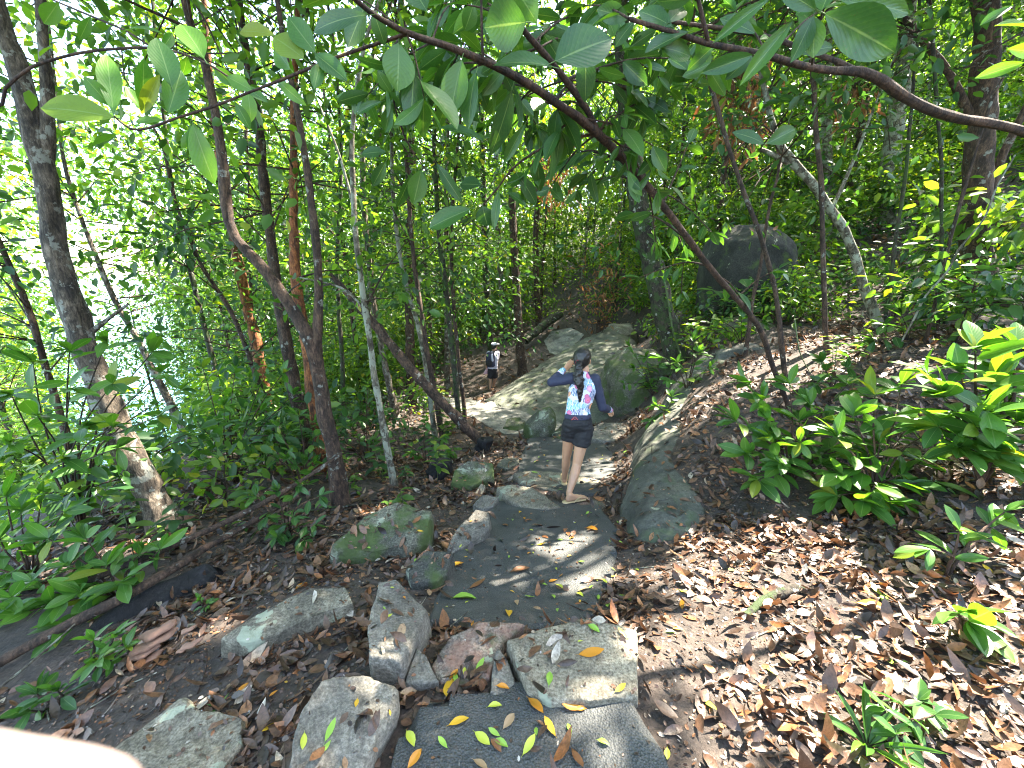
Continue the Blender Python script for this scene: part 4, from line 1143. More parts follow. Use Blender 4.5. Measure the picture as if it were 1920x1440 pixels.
add_tube(hero, 'branch', px_line([(768, 62, 1.46, 9), (700, 85, 1.44, 8), (620, 112, 1.41, 8), (540, 145, 1.38, 8), (470, 172, 1.36, 7), (400, 200, 1.33, 7), (330, 222, 1.3, 7), (280, 240, 1.28, 7), (245, 242, 1.27, 6), (214, 218, 1.26, 5)]), M_TWIG, 6)
add_tube(hero, 'branch', px_line([(1120, 252, 2.3, 7), (1060, 262, 2.3, 6), (1005, 285, 2.3, 5), (960, 318, 2.3, 4), (935, 352, 2.3, 4), (905, 385, 2.3, 3)]), M_TWIG, 6)
add_tube(hero, 'branch', px_line([(905, 112, 1.7, 7), (903, 60, 1.68, 6), (902, 10, 1.66, 5), (900, -30, 1.64, 5)]), M_TWIG, 6)
add_tube(hero, 'branch', px_line([(745, 75, 2.0, 5), (735, 150, 2.1, 4), (740, 200, 2.15, 4), (760, 260, 2.2, 4), (785, 300, 2.25, 3), (800, 320, 2.25, 3)]), M_TWIG, 5)
for b, t, y, w in [((748, 80), (748, 165), 1.45, 62), ((866, 112), (842, 212), 1.6, 46), ((893, 135), (868, 232), 1.65, 46), ((960, 168), (928, 292), 1.8, 42), ((985, 232), (943, 305), 1.95, 24),
                   ((987, 42), (908, 50), 1.6, 72), ((1035, 125), (925, 95), 1.65, 60), ((1040, 115), (1150, 62), 1.65, 78), ((1098, 92), (1100, 182), 1.9, 42), ((882, 392), (800, 424), 2.25, 34),
                   ((905, 386), (912, 424), 2.25, 42), ((936, 355), (924, 428), 2.25, 17), ((972, 330), (1014, 382), 2.25, 32), ((950, 360), (988, 380), 2.3, 20), ((902, 347), (860, 342), 2.3, 28),
                   ((818, 305), (864, 378), 2.25, 22), ((790, 318), (776, 382), 2.25, 32), ((772, 322), (748, 395), 2.3, 24), ((724, 302), (698, 350), 2.2, 26), ((724, 285), (675, 284), 2.2, 24),
                   ((735, 195), (718, 250), 2.15, 28), ((716, 190), (662, 208), 2.1, 20), ((708, 132), (728, 172), 1.9, 24), ((1010, 350), (1000, 300), 2.3, 18), ((688, 28), (563, 40), 1.3, 40), ((590, 100), (648, 145), 1.4, 30),
                   ((820, 240), (905, 245), 1.9, 30), ((700, 20), (720, 80), 1.4, 30), ((820, 60), (860, 130), 2.0, 34), ((870, 60), (890, 10), 1.9, 34), ((800, 20), (770, -30), 1.5, 40)]:
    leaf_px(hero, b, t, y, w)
for b, t, y, w in [((214, 220), (63, 187), 1.26, 58), ((213, 214), (196, 72), 1.26, 38), ((208, 200), (157, 143), 1.28, 28), ((322, 163), (295, 65), 1.3, 46), ((262, 203), (238, 160), 1.3, 20),
                   ((265, 200), (275, 113), 1.29, 30), ((265, 215), (290, 147), 1.29, 28), ((315, 213), (342, 127), 1.3, 36), ((308, 226), (245, 218), 1.3, 16), ((362, 232), (398, 345), 1.33, 38), ((358, 232), (360, 290), 1.35, 20),
                   ((570, 110), (510, 62), 1.4, 46), ((545, 130), (505, 80), 1.4, 34), ((592, 100), (535, 25), 1.4, 42), ((515, 66), (438, 45), 1.42, 40), ((473, 170), (423, 140), 1.36, 26), ((385, 113), (318, 50), 1.5, 26),
                   ((383, 110), (335, 30), 1.5, 46), ((440, 190), (470, 240), 1.36, 24), ((520, 150), (560, 190), 1.4, 22), ((600, 118), (590, 160), 1.4, 24)]:
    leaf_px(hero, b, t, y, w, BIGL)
# leafy twigs filling the arch between the branches
for (x0, y0, Y0, x1, y1, Y1, n) in [(1040, 190, 2.05, 1180, 90, 2.5, 9), (1060, 150, 2.1, 1230, 200, 2.7, 9), (1120, 250, 2.3, 1260, 180, 2.8, 9), (1215, 350, 2.75, 1180, 240, 2.9, 8), (1160, 300, 2.5, 1060, 300, 2.8, 7),
                                    (1330, 500, 3.4, 1200, 520, 3.6, 6), (1010, 90, 1.95, 900, 180, 2.4, 8), (960, 140, 1.9, 1010, 240, 2.4, 8), (860, 95, 1.65, 800, 200, 2.2, 7), (1000, 80, 2.0, 1150, 20, 2.6, 9),
                                    (975, 50, 1.85, 860, 20, 2.2, 8), (1105, 215, 2.25, 1000, 200, 2.6, 7), (1240, 390, 2.85, 1290, 270, 3.2, 8), (760, 60, 1.45, 680, 150, 2.2, 7), (1060, 150, 2.1, 1280, 110, 2.4, 9), (1120, 250, 2.3, 1180, 330, 2.4, 6), (1290, 450, 3.1, 1190, 400, 3.4, 6)]:
    mx, my = (x0 + x1) / 2 + random.uniform(-20, 20), (y0 + y1) / 2 - 18
    leafy_twig(hero, px_line([(x0, y0, Y0, 6), (mx, my, (Y0 + Y1) / 2, 4), (x1, y1, Y1, 2)]), n, .15, BIG, droop=1.3, upb=.5)
    j = random.uniform(-60, 60)
    leafy_twig(hero, px_line([(mx, my, (Y0 + Y1) / 2, 4), (mx + j, my + 20, (Y0 + Y1) / 2 + .15, 3), (mx + 1.6 * j, my + random.uniform(30, 90), (Y0 + Y1) / 2 + .25, 2)]), max(4, n - 4), .14, BIG, droop=1.5, upb=.4)
HL = [(1215, 350, 2.75), (1165, 295, 2.5), (1120, 250, 2.3), (1080, 220, 2.17), (1040, 190, 2.05), (1000, 165, 1.95), (960, 140, 1.85), (910, 118, 1.73), (860, 95, 1.62), (810, 78, 1.53), (760, 60, 1.45), (1060, 150, 2.1), (1010, 90, 1.95), (975, 50, 1.85), (945, 0, 1.75)]
for k in range(34):
    x0, y0, Y0 = HL[k % len(HL)]
    dx, dyp, dY = random.uniform(-170, 170), random.uniform(-90, 130), random.uniform(-.1, .7)
    leafy_twig(hero, px_line([(x0, y0, Y0, 5), (x0 + dx * .5, y0 + dyp * .5 - 14, Y0 + dY * .5, 3.5), (x0 + dx, y0 + dyp, Y0 + dY, 2)]), random.choice([1, 2, 3, 4, 5]), random.uniform(.11, .2), BIG, droop=random.uniform(.3, 1.9), upb=random.uniform(.1, .9), start=random.uniform(.3, .6))
for (x0, y0, Y0, x1, y1, Y1, n) in [(1350, 520, 3.5, 1390, 560, 3.5, 2), (1400, 580, 3.7, 1340, 545, 3.7, 2), (1380, 560, 3.6, 1460, 505, 3.6, 2)]:
    leafy_twig(hero, px_line([(x0, y0, Y0, 4), ((x0 + x1) / 2, (y0 + y1) / 2 - 8, (Y0 + Y1) / 2, 3), (x1, y1, Y1, 2)]), n, .18, BIG, droop=.2)

# limb reaching in from the tree beyond the right edge
limb = empty('overhanging_tree', (4.3, 2.4, tz(4.3, 2.4)), 'tree beyond right edge with thick red-brown limb across upper right', 'tree')
lz = tz(4.3, 2.4)
add_tube(limb, 'trunk', [(Vector((4.3, 2.4, lz - .1)), .11), (Vector((4.25, 2.42, 1.4)), .09), (Vector((4.1, 2.45, 2.35)), .08), (Vector((4.2, 2.3, 4.0)), .06), (Vector((4.0, 2.2, 6.0)), .03)], M_BARK_BROWN, 10, .15)
add_tube(limb, 'branch', [(Vector((4.1, 2.45, 2.3)), .05)] + px_line([(2150, 300, 2.5, 34), (1990, 272, 2.45, 30), (1900, 240, 2.4, 28), (1800, 222, 2.35, 28), (1740, 205, 2.3, 28), (1690, 178, 2.28, 27), (1650, 150, 2.25, 27), (1610, 133, 2.22, 24), (1560, 132, 2.2, 18), (1500, 122, 2.15, 17), (1440, 105, 2.1, 16), (1380, 92, 2.05, 15), (1330, 83, 2.05, 13), (1260, 60, 2.0, 11), (1180, 35, 2.0, 9)]), M_TWIG, 10)
add_tube(limb, 'branch', px_line([(1612, 135, 2.22, 15), (1570, 115, 2.25, 14), (1520, 98, 2.3, 13), (1470, 78, 2.32, 13), (1400, 60, 2.35, 12), (1330, 50, 2.4, 10), (1250, 40, 2.4, 8)]), M_TWIG, 8)
add_tube(limb, 'branch', px_line([(1330, 83, 2.05, 10), (1322, 50, 2.0, 10), (1305, -20, 1.95, 9)]), M_TWIG, 7)
add_tube(limb, 'branch', px_line([(1522, 120, 2.1, 6), (1530, 60, 1.8, 5), (1540, 25, 1.7, 5), (1560, -20, 1.6, 5)]), M_TWIG, 6)
for b, t, y, w in [((1487, 38), (1390, 155), 1.65, 26), ((1446, -5), (1343, 66), 1.65, 28), ((1525, 30), (1488, 112), 1.7, 30), ((1526, 30), (1527, 102), 1.7, 36), ((1545, 25), (1690, 97), 1.6, 70), ((1575, 2), (1728, 12), 1.6, 44),
                   ((1412, 103), (1318, 135), 2.0, 26), ((1535, 0), (1490, 22), 1.65, 34), ((1562, 88), (1503, 95), 1.9, 24), ((1235, 88), (1306, 98), 2.0, 44), ((1530, 20), (1470, -25), 1.6, 40), ((1540, 20), (1560, -30), 1.6, 40),
                   ((1433, 270), (1388, 240), 2.6, 26), ((1437, 270), (1498, 238), 2.6, 28), ((1290, 60), (1210, 90), 2.0, 34), ((1260, 50), (1200, 10), 2.0, 40), ((1250, 45), (1290, 0), 2.0, 38), ((1190, 40), (1150, 80), 2.1, 30), ((1180, 35), (1120, 15), 2.1, 34), ((1340, 85), (1290, 130), 2.1, 26)]:
    leaf_px(limb, b, t, y, w, BIG)
for b, t, y, w in [((1920, 118), (1832, 143), 2.0, 22), ((1960, 60), (1880, 30), 2.0, 26), ((1900, 10), (1840, 40), 2.2, 22), ((1960, 100), (1900, 90), 2.0, 24)]:
    leaf_px(limb, b, t, y, w, BIGL)
for (x0, y0, Y0, x1, y1, Y1, n) in [(1380, 92, 2.05, 1290, 160, 2.5, 6), (1440, 105, 2.1, 1380, 20, 2.4, 7), (1470, 78, 2.32, 1560, 10, 2.6, 5), (1330, 50, 2.4, 1240, 120, 2.8, 7), (1250, 40, 2.4, 1200, -10, 2.8, 7), (1180, 35, 2.0, 1090, 10, 2.3, 7), (1305, 0, 1.95, 1240, -20, 2.2, 6)]:
    leafy_twig(limb, px_line([(x0, y0, Y0, 6), ((x0 + x1) / 2, (y0 + y1) / 2 - 10, (Y0 + Y1) / 2, 4), (x1, y1, Y1, 2)]), n, .15, BIG, droop=.8, upb=.6)

# arching bare twig at upper left
tw = empty('drooping_tree', (-3.4, 1.7, tz(-3.4, 1.7)), 'small tree beyond left edge sending a thin arching twig across upper left', 'tree')
add_tube(tw, 'trunk', [(Vector((-3.4, 1.7, tz(-3.4, 1.7) - .1)), .05), (Vector((-3.3, 1.7, 1.0)), .035), (Vector((-2.9, 1.72, 1.9)), .02)] + px_line([(-40, 215, 1.75, 11), (10, 165, 1.75, 10), (60, 125, 1.75, 9), (150, 100, 1.75, 8), (220, 92, 1.75, 8), (285, 90, 1.75, 7), (340, 100, 1.75, 6), (400, 125, 1.75, 5), (465, 170, 1.75, 4)]), M_TWIG, 7)
add_tube(tw, 'branch', px_line([(285, 90, 1.75, 6), (240, 60, 1.8, 6), (170, 30, 1.85, 6), (100, 0, 1.9, 5), (60, -20, 1.95, 5)]), M_TWIG, 6)
for b, t, w in [((400, 125), (440, 160), 22), ((465, 170), (470, 220), 26), ((300, 95), (330, 60), 22), ((170, 30), (150, 75), 22), ((230, 60), (280, 30), 24), ((110, 5), (80, 45), 26), ((350, 105), (345, 150), 22), ((450, 160), (500, 185), 22)]:
    leaf_px(tw, b, t, 1.75, w, BIGL)

def shrub_px(name, label, base_px, tips, ln, pool, nl=6, cat='shrub', yb=None, whorl=3, stem=M_TWIG, r=.008, group=None, droop=.3):
    """base on the ground at base_px; every tip (px, py, dY) ends a stem with a whorl of leaves"""
    b = G(*base_px)
    root = empty(name, b, label, cat, group)
    for (px, py, dyy) in tips:
        T = PY(px, py, b.y + dyy)
        T.z = max(T.z, tz(T.x, T.y) + .06)
        d = T - b
        mid = b + d * .5 + Vector((0, 0, .12 * d.length)) + rv(.02)
        L = [(b - Vector((0, 0, .05)), r), (b + (mid - b) * .5 + Vector((0, 0, .03)), r * .9), (mid, r * .8), (T, r * .35)]
        leafy_twig(root, L, nl, ln, pool, stem, 'stem', droop, .45, 1.0, 5, whorl)
    return root
shrub_px('bright_shrub', 'large-leaved shrub glowing bright green in sun at right edge', (1840, 905), [(1830, 655, 0), (1890, 700, .1), (1770, 745, -.1), (1850, 770, -.2), (1905, 790, -.1), (1800, 840, -.15), (1870, 850, -.2), (1740, 700, .1), (1930, 860, -.1), (1900, 650, .15), (1800, 700, 0), (1860, 720, 0), (1760, 800, -.1), (1830, 800, -.2), (1900, 740, .1)], .24, BIGL, 5, whorl=4, r=.012)
shrub_px('broadleaf_shrub', 'bushy glossy shrub on the bank below the arching sapling', (1480, 905), [(1405, 720, .1), (1440, 790, 0), (1500, 830, -.1), (1465, 870, -.15), (1550, 790, .1), (1400, 850, -.1), (1540, 870, -.1), (1420, 900, -.2), (1520, 760, .2), (1480, 720, .25), (1600, 840, 0), (1430, 750, .1), (1560, 840, 0), (1380, 790, 0), (1500, 790, .1), (1590, 720, .3), (1450, 830, -.1)], .185, BIGL, 5, whorl=4)
shrub_px('broadleaf_shrub', 'low leafy shrub between the glossy one and bright sunlit one', (1640, 925), [(1600, 780, .2), (1650, 830, .1), (1700, 800, .2), (1580, 890, -.05), (1690, 890, 0), (1620, 940, -.2), (1730, 860, .1), (1570, 930, -.1), (1660, 960, -.2), (1740, 940, -.1), (1640, 740, .3), (1690, 720, .3), (1570, 820, .1), (1760, 800, .1), (1610, 880, 0)], .20, BIGL, 5, whorl=4)
shrub_px('broadleaf_seedling', 'seedling with pointed leaves under the bright sunlit shrub', (1770, 1085), [(1745, 1030, 0), (1800, 995, .05), (1860, 990, .1), (1885, 960, .1)], .15, BIGL, 2, 'seedling', whorl=2)
shrub_px('broadleaf_seedling', 'sunlit seedling rosette alone on litter at far right', (1805, 1190), [(1800, 1150, 0), (1815, 1165, -.03)], .17, BIGL, 1, 'seedling', whorl=2)
shrub_px('broadleaf_seedling', 'small leafy plant at bottom right by strap-leaved tuft', (1690, 1375), [(1660, 1330, 0), (1720, 1320, .05), (1750, 1350, .0), (1680, 1380, -.05)], .085, BIG, 4, 'seedling', whorl=2, r=.004)
shrub_px('broadleaf_seedling', 'young plant with pale new leaves above the bright shrub', (1700, 640), [(1690, 590, 0), (1660, 610, 0), (1720, 600, .1), (1640, 640, -.1)], .2, BIG, 4, 'seedling')
shrub_px('broadleaf_seedling', 'pale leafy seedling among litter right of the sapling base', (1560, 730), [(1540, 680, 0), (1590, 690, .1), (1530, 720, -.1)], .16, BIG, 4, 'seedling')
for lab, bp, tips, ln, pool in [
    ('drooping leafy shrub at left edge in front of thick grey tree', (150, 985), [(60, 680, -1.0), (130, 660, -.95), (200, 640, -.8), (285, 660, -.7), (20, 740, -1.1), (130, 730, -1.1), (210, 720, -1.0), (300, 700, -.8), (210, 800, -1.1), (300, 780, -.9), (20, 830, -1.2), (120, 860, -1.1), (220, 840, -1.0), (340, 730, -.5), (70, 780, -1.2), (160, 800, -1.1)], .155, BIGL),
    ('leafy green shrub between thick grey tree and forked tree', (440, 905), [(380, 690, 0), (440, 700, 0), (500, 690, .1), (420, 760, -.2), (490, 770, -.1), (550, 740, 0), (360, 780, -.2), (470, 830, -.3), (540, 820, -.2), (400, 840, -.3), (590, 790, 0), (530, 700, .1)], .16, BIGL),
    ('dark glossy plant clump at base of the forked tree', (540, 1010), [(480, 930, 0), (520, 920, 0), (560, 910, 0), (600, 930, .1), (500, 970, -.1), (550, 970, -.1), (590, 985, -.1), (460, 985, 0), (520, 1005, -.15), (570, 1020, -.2)], .12, BIG),
    ('seedling growing between the fallen poles at left', (230, 1130), [(130, 1060, 0), (90, 1010, .1), (160, 1010, .1), (60, 1090, -.1), (150, 1110, -.15), (100, 1130, -.2), (200, 1060, 0), (260, 1040, .1), (40, 1150, -.3), (130, 1170, -.25), (20, 1120, -.25), (230, 1090, -.1), (300, 1030, .1)], .17, BIGL),
    ('seedling with rounded leaves in front of the fallen poles', (180, 1270), [(175, 1200, 0), (215, 1190, 0), (190, 1235, -.05), (235, 1215, 0)], .10, BIGL),
    ('low seedling at bottom left under the fallen poles', (110, 1330), [(70, 1300, 0), (110, 1295, 0), (60, 1340, -.05)], .10, BIG),
    ('leafy plant at left edge beneath the drooping shrub', (60, 1090), [(0, 1010, 0), (40, 960, 0), (-20, 1060, -.1), (70, 1040, 0), (20, 1090, -.1), (10, 930, 0), (80, 930, .1), (120, 960, .1), (0, 1150, -.3), (40, 1180, -.35)], .17, BIGL),
    ('sparse seedling near the charred log end', (385, 1150), [(375, 1125, 0), (392, 1135, 0)], .05, BIGL)]:
    shrub_px('leafy_plant', lab, bp, tips, ln, pool, 5, 'plant', whorl=3)
for lab, bp, tips, ln in [
    ('bright leafy plant at foot of the leaning dead pole', (800, 870), [(760, 800, 0), (800, 790, 0), (830, 820, 0), (770, 850, -.1), (730, 820, 0), (840, 850, -.1)], .14),
    ('leafy plant in thicket behind pale slender sapling', (690, 870), [(640, 740, 0), (690, 720, 0), (720, 770, 0), (660, 800, 0), (610, 800, 0), (700, 830, -.1), (640, 850, -.1)], .15),
    ('tall leafy plant beside the forked tree trunk', (570, 930), [(520, 800, 0), (560, 780, 0), (600, 800, 0), (540, 860, -.1), (590, 870, -.1), (500, 850, 0)], .14),
    ('leafy plant at foot of the dark mossy tree', (1290, 730), [(1270, 680, 0), (1310, 660, .1), (1330, 690, 0), (1255, 710, 0), (1300, 640, .2), (1240, 670, 0)], .16),
    ('leafy plant hanging over the mossy boulder right of the girl', (1225, 740), [(1190, 690, -.2), (1210, 670, -.1), (1180, 650, 0), (1235, 690, 0), (1170, 720, -.2), (1220, 720, -.2)], .16),
    ('fern-like plant between mossy boulder and rock flank', (1250, 780), [(1230, 760, 0), (1260, 745, 0), (1220, 790, -.1), (1245, 800, -.1)], .14),
    ('pale leafy plant in front of the big round boulder', (1390, 640), [(1350, 600, 0), (1390, 590, 0), (1430, 600, 0), (1330, 620, 0), (1300, 610, .1)], .16)]:
    shrub_px('leafy_plant', lab, bp, tips, ln, SMALL, 6, 'plant', whorl=3)
# strap-leaved tuft at bottom right
def tuft(label, px, py, n, ln, w):
    b = G(px, py); root = empty('strap_leaved_tuft', b, label, 'plant')
    for k in range(n):
        a = 6.28 * k / n + random.uniform(-.3, .3); d = Vector((math.cos(a), math.sin(a), random.uniform(.5, 1.3))).normalized(); l = ln * random.uniform(.7, 1.2)
        place_leaf(root, b + d * .01, b + d * l, Vector((0, 0, 1)) + rv(.2), w, BIGL)
tuft('tuft of long strap leaves at bottom right corner', 1625, 1400, 11, .17, .022)
tuft('grassy tuft on mossy ground by the big round boulder', 1370, 640, 14, .4, .03)
tuft('small grass tuft beside the pale tan flat rock', 412, 1330, 6, .05, .008)

# ------------------------------------------------------------------ poles, logs, stump, sticks, fungus
def log(name, label, pts, mat, cat, sides=9, jit=.35, step=.06, twigs=0):
    L = px_line(pts)
    root = empty(name, L[0][0], label, cat)
    out = add_tube(root, 'shaft' if cat != 'vine' else 'stem', L, mat, sides, step, jit, .008)
    for k in range(twigs):
        p = random.choice(out[3:-2]); d = rv(1); d.z = abs(d.z) * .6
        add_tube(root, 'twig', [(p, .005), (p + d.normalized() * random.uniform(.08, .22), .002)], mat, 5, .05)
    return root
def gy_(px, py): return G(px, py).y
log('fallen_pole', 'upper long thin fallen pole slanting across lower left', [(-60, 1190, 1.95, 22), (60, 1135, 2.05, 20), (200, 1075, 2.2, 19), (330, 1020, 2.45, 17), (450, 965, 2.75, 15), (560, 905, 3.1, 11), (640, 850, 3.5, 8)], M_BARK_BROWN, 'pole', 8, .3)
log('fallen_pole', 'lower thick fallen pole slanting from left corner', [(-80, 1280, 1.62, 40), (0, 1240, 1.72, 36), (110, 1180, 1.85, 32), (220, 1125, 2.0, 30), (310, 1075, 2.2, 26), (380, 1030, 2.45, 20), (460, 985, 2.75, 14), (560, 930, 3.1, 9)], M_BARK_BROWN, 'pole', 9, .3, twigs=2)
log('fallen_stick', 'pale thin stick at left edge below the fallen poles', [(-40, 1320, 1.5, 9), (30, 1265, 1.6, 9), (90, 1215, 1.72, 7), (140, 1170, 1.85, 5)], M_BARK_PALE, 'stick', 6)
log('charred_log', 'black charred log end lying behind the bracket fungus', [(180, 1185, 1.95, 60), (270, 1135, 2.1, 78), (340, 1105, 2.22, 80), (395, 1080, 2.32, 74), (402, 1076, 2.34, 40)], M_BARK_CHAR, 'log', 12, .3)
log('rotten_log', 'dark rotten log half buried at lower left', [(40, 1400, 1.32, 60), (100, 1330, 1.45, 64), (170, 1280, 1.58, 60), (280, 1240, 1.72, 50), (360, 1200, 1.85, 40), (420, 1170, 1.95, 14)], M_BARK_CHAR, 'log', 12, .4)
g = G(905, 838)
st = log('leaning_dead_pole', 'dead brown pole leaning left against trees from the stump', [(912, 838, g.y, 24), (880, 808, g.y, 23), (820, 745, g.y, 22), (760, 680, g.y + .05, 21), (705, 612, g.y + .1, 19), (660, 560, g.y + .15, 16), (620, 515, g.y + .2, 12)], M_BARK_BROWN, 'pole', 9)
def stump(label, px, py, r, h):
    b = G(px, py)
    root = empty('tree_stump', b, label, 'stump')
    L = [(b - Vector((0, 0, .1)), r * 1.35), (b + Vector((0, 0, h * .25)), r * 1.1), (b + Vector((.01, 0, h * .6)), r), (b + Vector((.02, 0, h * .95)), r * .92), (b + Vector((.02, 0, h)), r * .6), (b + Vector((.02, 0, h * .9)), r * .05)]
    add_tube(root, 'trunk', L, M_BARK_CHAR, 14, .05, .6)
stump('dark stump at foot of the leaning dead pole', 907, 848, .11, .22)
stump('short rotten dark stump left of rounded mossy stone', 825, 895, .13, .22)
log('fallen_log', 'dark fallen log beside the far end of the path', [(985, 640, 15.2, 16), (1010, 618, 15.8, 17), (1030, 602, 16.4, 18), (1050, 590, 17, 17)], M_BARK_DARK, 'log')
log('broken_stick', 'thick broken branch lying on the sunlit soil at right', [(1398, 1155, gy_(1398, 1160), 16), (1430, 1130, gy_(1430, 1136), 20), (1470, 1112, gy_(1470, 1118), 20), (1505, 1102, gy_(1505, 1106), 16)], M_BARK_DARK, 'stick', 9, .5)
log('hanging_vine', 'pale thin vine curving down at far right', [(1690, 640, 4.2, 5), (1712, 600, 4.2, 6), (1735, 555, 4.15, 6), (1775, 510, 4.1, 6), (1800, 465, 4.05, 6), (1845, 410, 4.0, 6), (1870, 350, 4.0, 5), (1905, 290, 3.95, 5)], M_BARK_PALE, 'vine', 6)
log('hanging_vine', 'thin green vine drooping from the thick limb at upper right', [(1490, 600, 4.4, 3), (1500, 660, 4.3, 3), (1520, 700, 4.3, 2)], M_TWIGG, 'vine', 5)
log('fallen_branch', 'pale bare branch lying through the shrubs at right', [(1600, 872, 2.9, 9), (1700, 860, 2.75, 10), (1800, 850, 2.6, 11), (1900, 835, 2.45, 13), (1980, 825, 2.35, 14)], M_BARK_PALE, 'branch', 7, .4)
log('curved_twig', 'thin curved twig lying on litter right of the middle slab', [(1090, 1085, gy_(1090, 1088), 3), (1120, 1103, gy_(1120, 1106), 4), (1160, 1106, gy_(1160, 1109), 5), (1200, 1098, gy_(1200, 1101), 5), (1235, 1084, gy_(1235, 1087), 5), (1260, 1094, gy_(1260, 1097), 4)], M_BARK_PALE, 'twig', 5)
log('root_strand', 'thin root trailing over the litter below mossy large rock', [(560, 960, 3.3, 4), (650, 948, 3.5, 5), (760, 940, 3.7, 5), (880, 935, 3.85, 4)], M_BARK_DARK, 'root', 5)
for k in range(46):
    px = random.uniform(60, 1880); py = random.uniform(900, 1420)
    h, nn, kd = hit_px(px, py)
    if h is None or kd != 0: continue
    a = random.uniform(0, 3.14); l = random.uniform(.1, .32)
    d = Vector((math.cos(a), math.sin(a), 0))
    e = h + d * l
    h2, n2, k2 = drop(e.x, e.y)
    if h2 is None or abs(h2.z - h.z) > .15: continue
    m2 = (h + h2) / 2 + Vector((-d.y, d.x, 0)) * random.uniform(-.03, .03)
    m2.z = max(drop(m2.x, m2.y)[0].z, m2.z) + .006
    me, _, _ = tube_mesh('twig', [(h + Vector((0, 0, .004)), .0035), (m2, .003), (h2 + Vector((0, 0, .008)), .0015)], random.choice([M_TWIG, M_BARK_PALE]), .04, 5, .2)
    base = h.copy(); shift_v = np.array(base)
    co = np.empty(len(me.vertices) * 3, np.float32); me.vertices.foreach_get('co', co); co = co.reshape(-1, 3) - shift_v; me.vertices.foreach_set('co', co.ravel().astype(np.float32)); me.update()
    o = obj('fallen_twig', me, None, base)
    if px < 760: tag(o, 'thin dry twig lying on leaf litter left of the path', 'twig', 'twigs in the left litter')
    else: tag(o, 'thin dry twig lying on leaf litter right of the path', 'twig', 'twigs in the right litter')
# bracket fungus: stacked shells
M_FUNG = simple_mat('fungus', (.22, .115, .075), .8, .35, 40, bmp=.5)
fb = G(300, 1265); fr = empty('bracket_fungus', fb, 'stack of pinkish brown bracket fungus on rotten log at lower left', 'fungus')
def shell(px, py, y, wpx, ang):
    c = PY(px, py, y); w = wpx * depth_of(c) / FPX / 2
    V = []; F = []; n = 14
    for i in range(n + 1):
        a = math.pi * i / n
        for rr, z in ((.12, .10), (.6, .16), (.93, .10), (1.0, 0), (.9, -.05), (.15, -.12)):
            k = 1 + .1 * math.sin(a * 5 + px)
            x, yv = math.cos(a) * rr * w * k, -math.sin(a) * rr * w * .75 * k
            V.append((c.x + x * math.cos(ang) - yv * math.sin(ang), c.y + x * math.sin(ang) + yv * math.cos(ang), c.z + z * w * 1.5 + x * .3))
    for i in range(n):
        for j in range(5):
            a = i * 6 + j; F.append((a, a + 1, a + 7, a + 6))
    world_child('bracket', mesh_np('bracket', np.array(V), np.array(F), [M_FUNG]), fr)
for i, (px, py, w) in enumerate([(300, 1178, 66), (305, 1192, 58), (278, 1205, 62), (272, 1220, 58), (280, 1232, 52), (268, 1243, 44), (265, 1252, 34), (355, 1178, 30), (360, 1205, 40), (345, 1215, 26)]):
    shell(px, py, 1.66 - .016 * i, w * .95, .25 + random.uniform(-.2, .2))

# ------------------------------------------------------------------ climbing plant on the dark mossy trunk
cl_ = empty('climbing_plant', (2.9, 7.2, tz(2.9, 7.2)), 'climbing plant with pale leaves on the dark mossy trunk', 'plant')
sl = px_line([(1282, 680, 7.15, 5), (1262, 620, 7.12, 5), (1252, 560, 7.12, 5), (1240, 500, 7.12, 4), (1225, 440, 7.12, 4)])
leafy_twig(cl_, sl, 34, .14, SMALL, M_TWIGG, 'stem', .6, .0)

# dead rusty foliage
M_RUST = leaf_mat('dead_leaf', [(0, (.14, .06, .025)), (.5, (.32, .15, .06)), (1, (.5, .28, .12))], .35, .6, trans_tint=(1, .8, .6))
for lab, px, py, y, sz, n in [('hanging mass of dead orange-brown leaves high at upper right', 1390, 190, 7.5, .45, 260), ('hanging dead brown foliage in the far gap below bright canopy', 1035, 330, 13, .6, 200), ('rusty dead brush above the huge slab', 1125, 560, 13.8, .8, 190), ('dead brown leaves caught by the pale trunk on slope', 1600, 190, 9.5, .3, 90)]:
    c = PY(px, py, y)
    P = np.array(c) + rng.normal(size=(n, 3)) * np.array([sz * .55, sz * .6, sz * .9])
    d = rng.normal(size=(n, 3)) * .5; d[:, 2] -= 1
    if 'brush' in lab: d[:, 2] += 1.6
    up = rng.normal(size=(n, 3))
    Ln = .2 * (.6 + .8 * rng.random(n))
    st_ = np.repeat(np.array(c)[None] + np.array([[0, 0, sz * 1.4 if 'brush' not in lab else -sz * 2.0]]), 40, 0)
    ex = twig_arrays(st_, P[:40], .008)
    root = empty('dead_brush' if 'brush' in lab else 'dead_foliage', (c.x, c.y, tz(c.x, c.y) if 'brush' in lab else c.z + sz), lab, 'dead foliage')
    fo = world_child('foliage', leaves_mesh('foliage', P, d, up, Ln, Ln * .22, M_RUST, rng.random(n), rng.random(n) * .6, extra=(ex[0], ex[1], M_TWIG)), root); fo['kind'] = 'stuff'

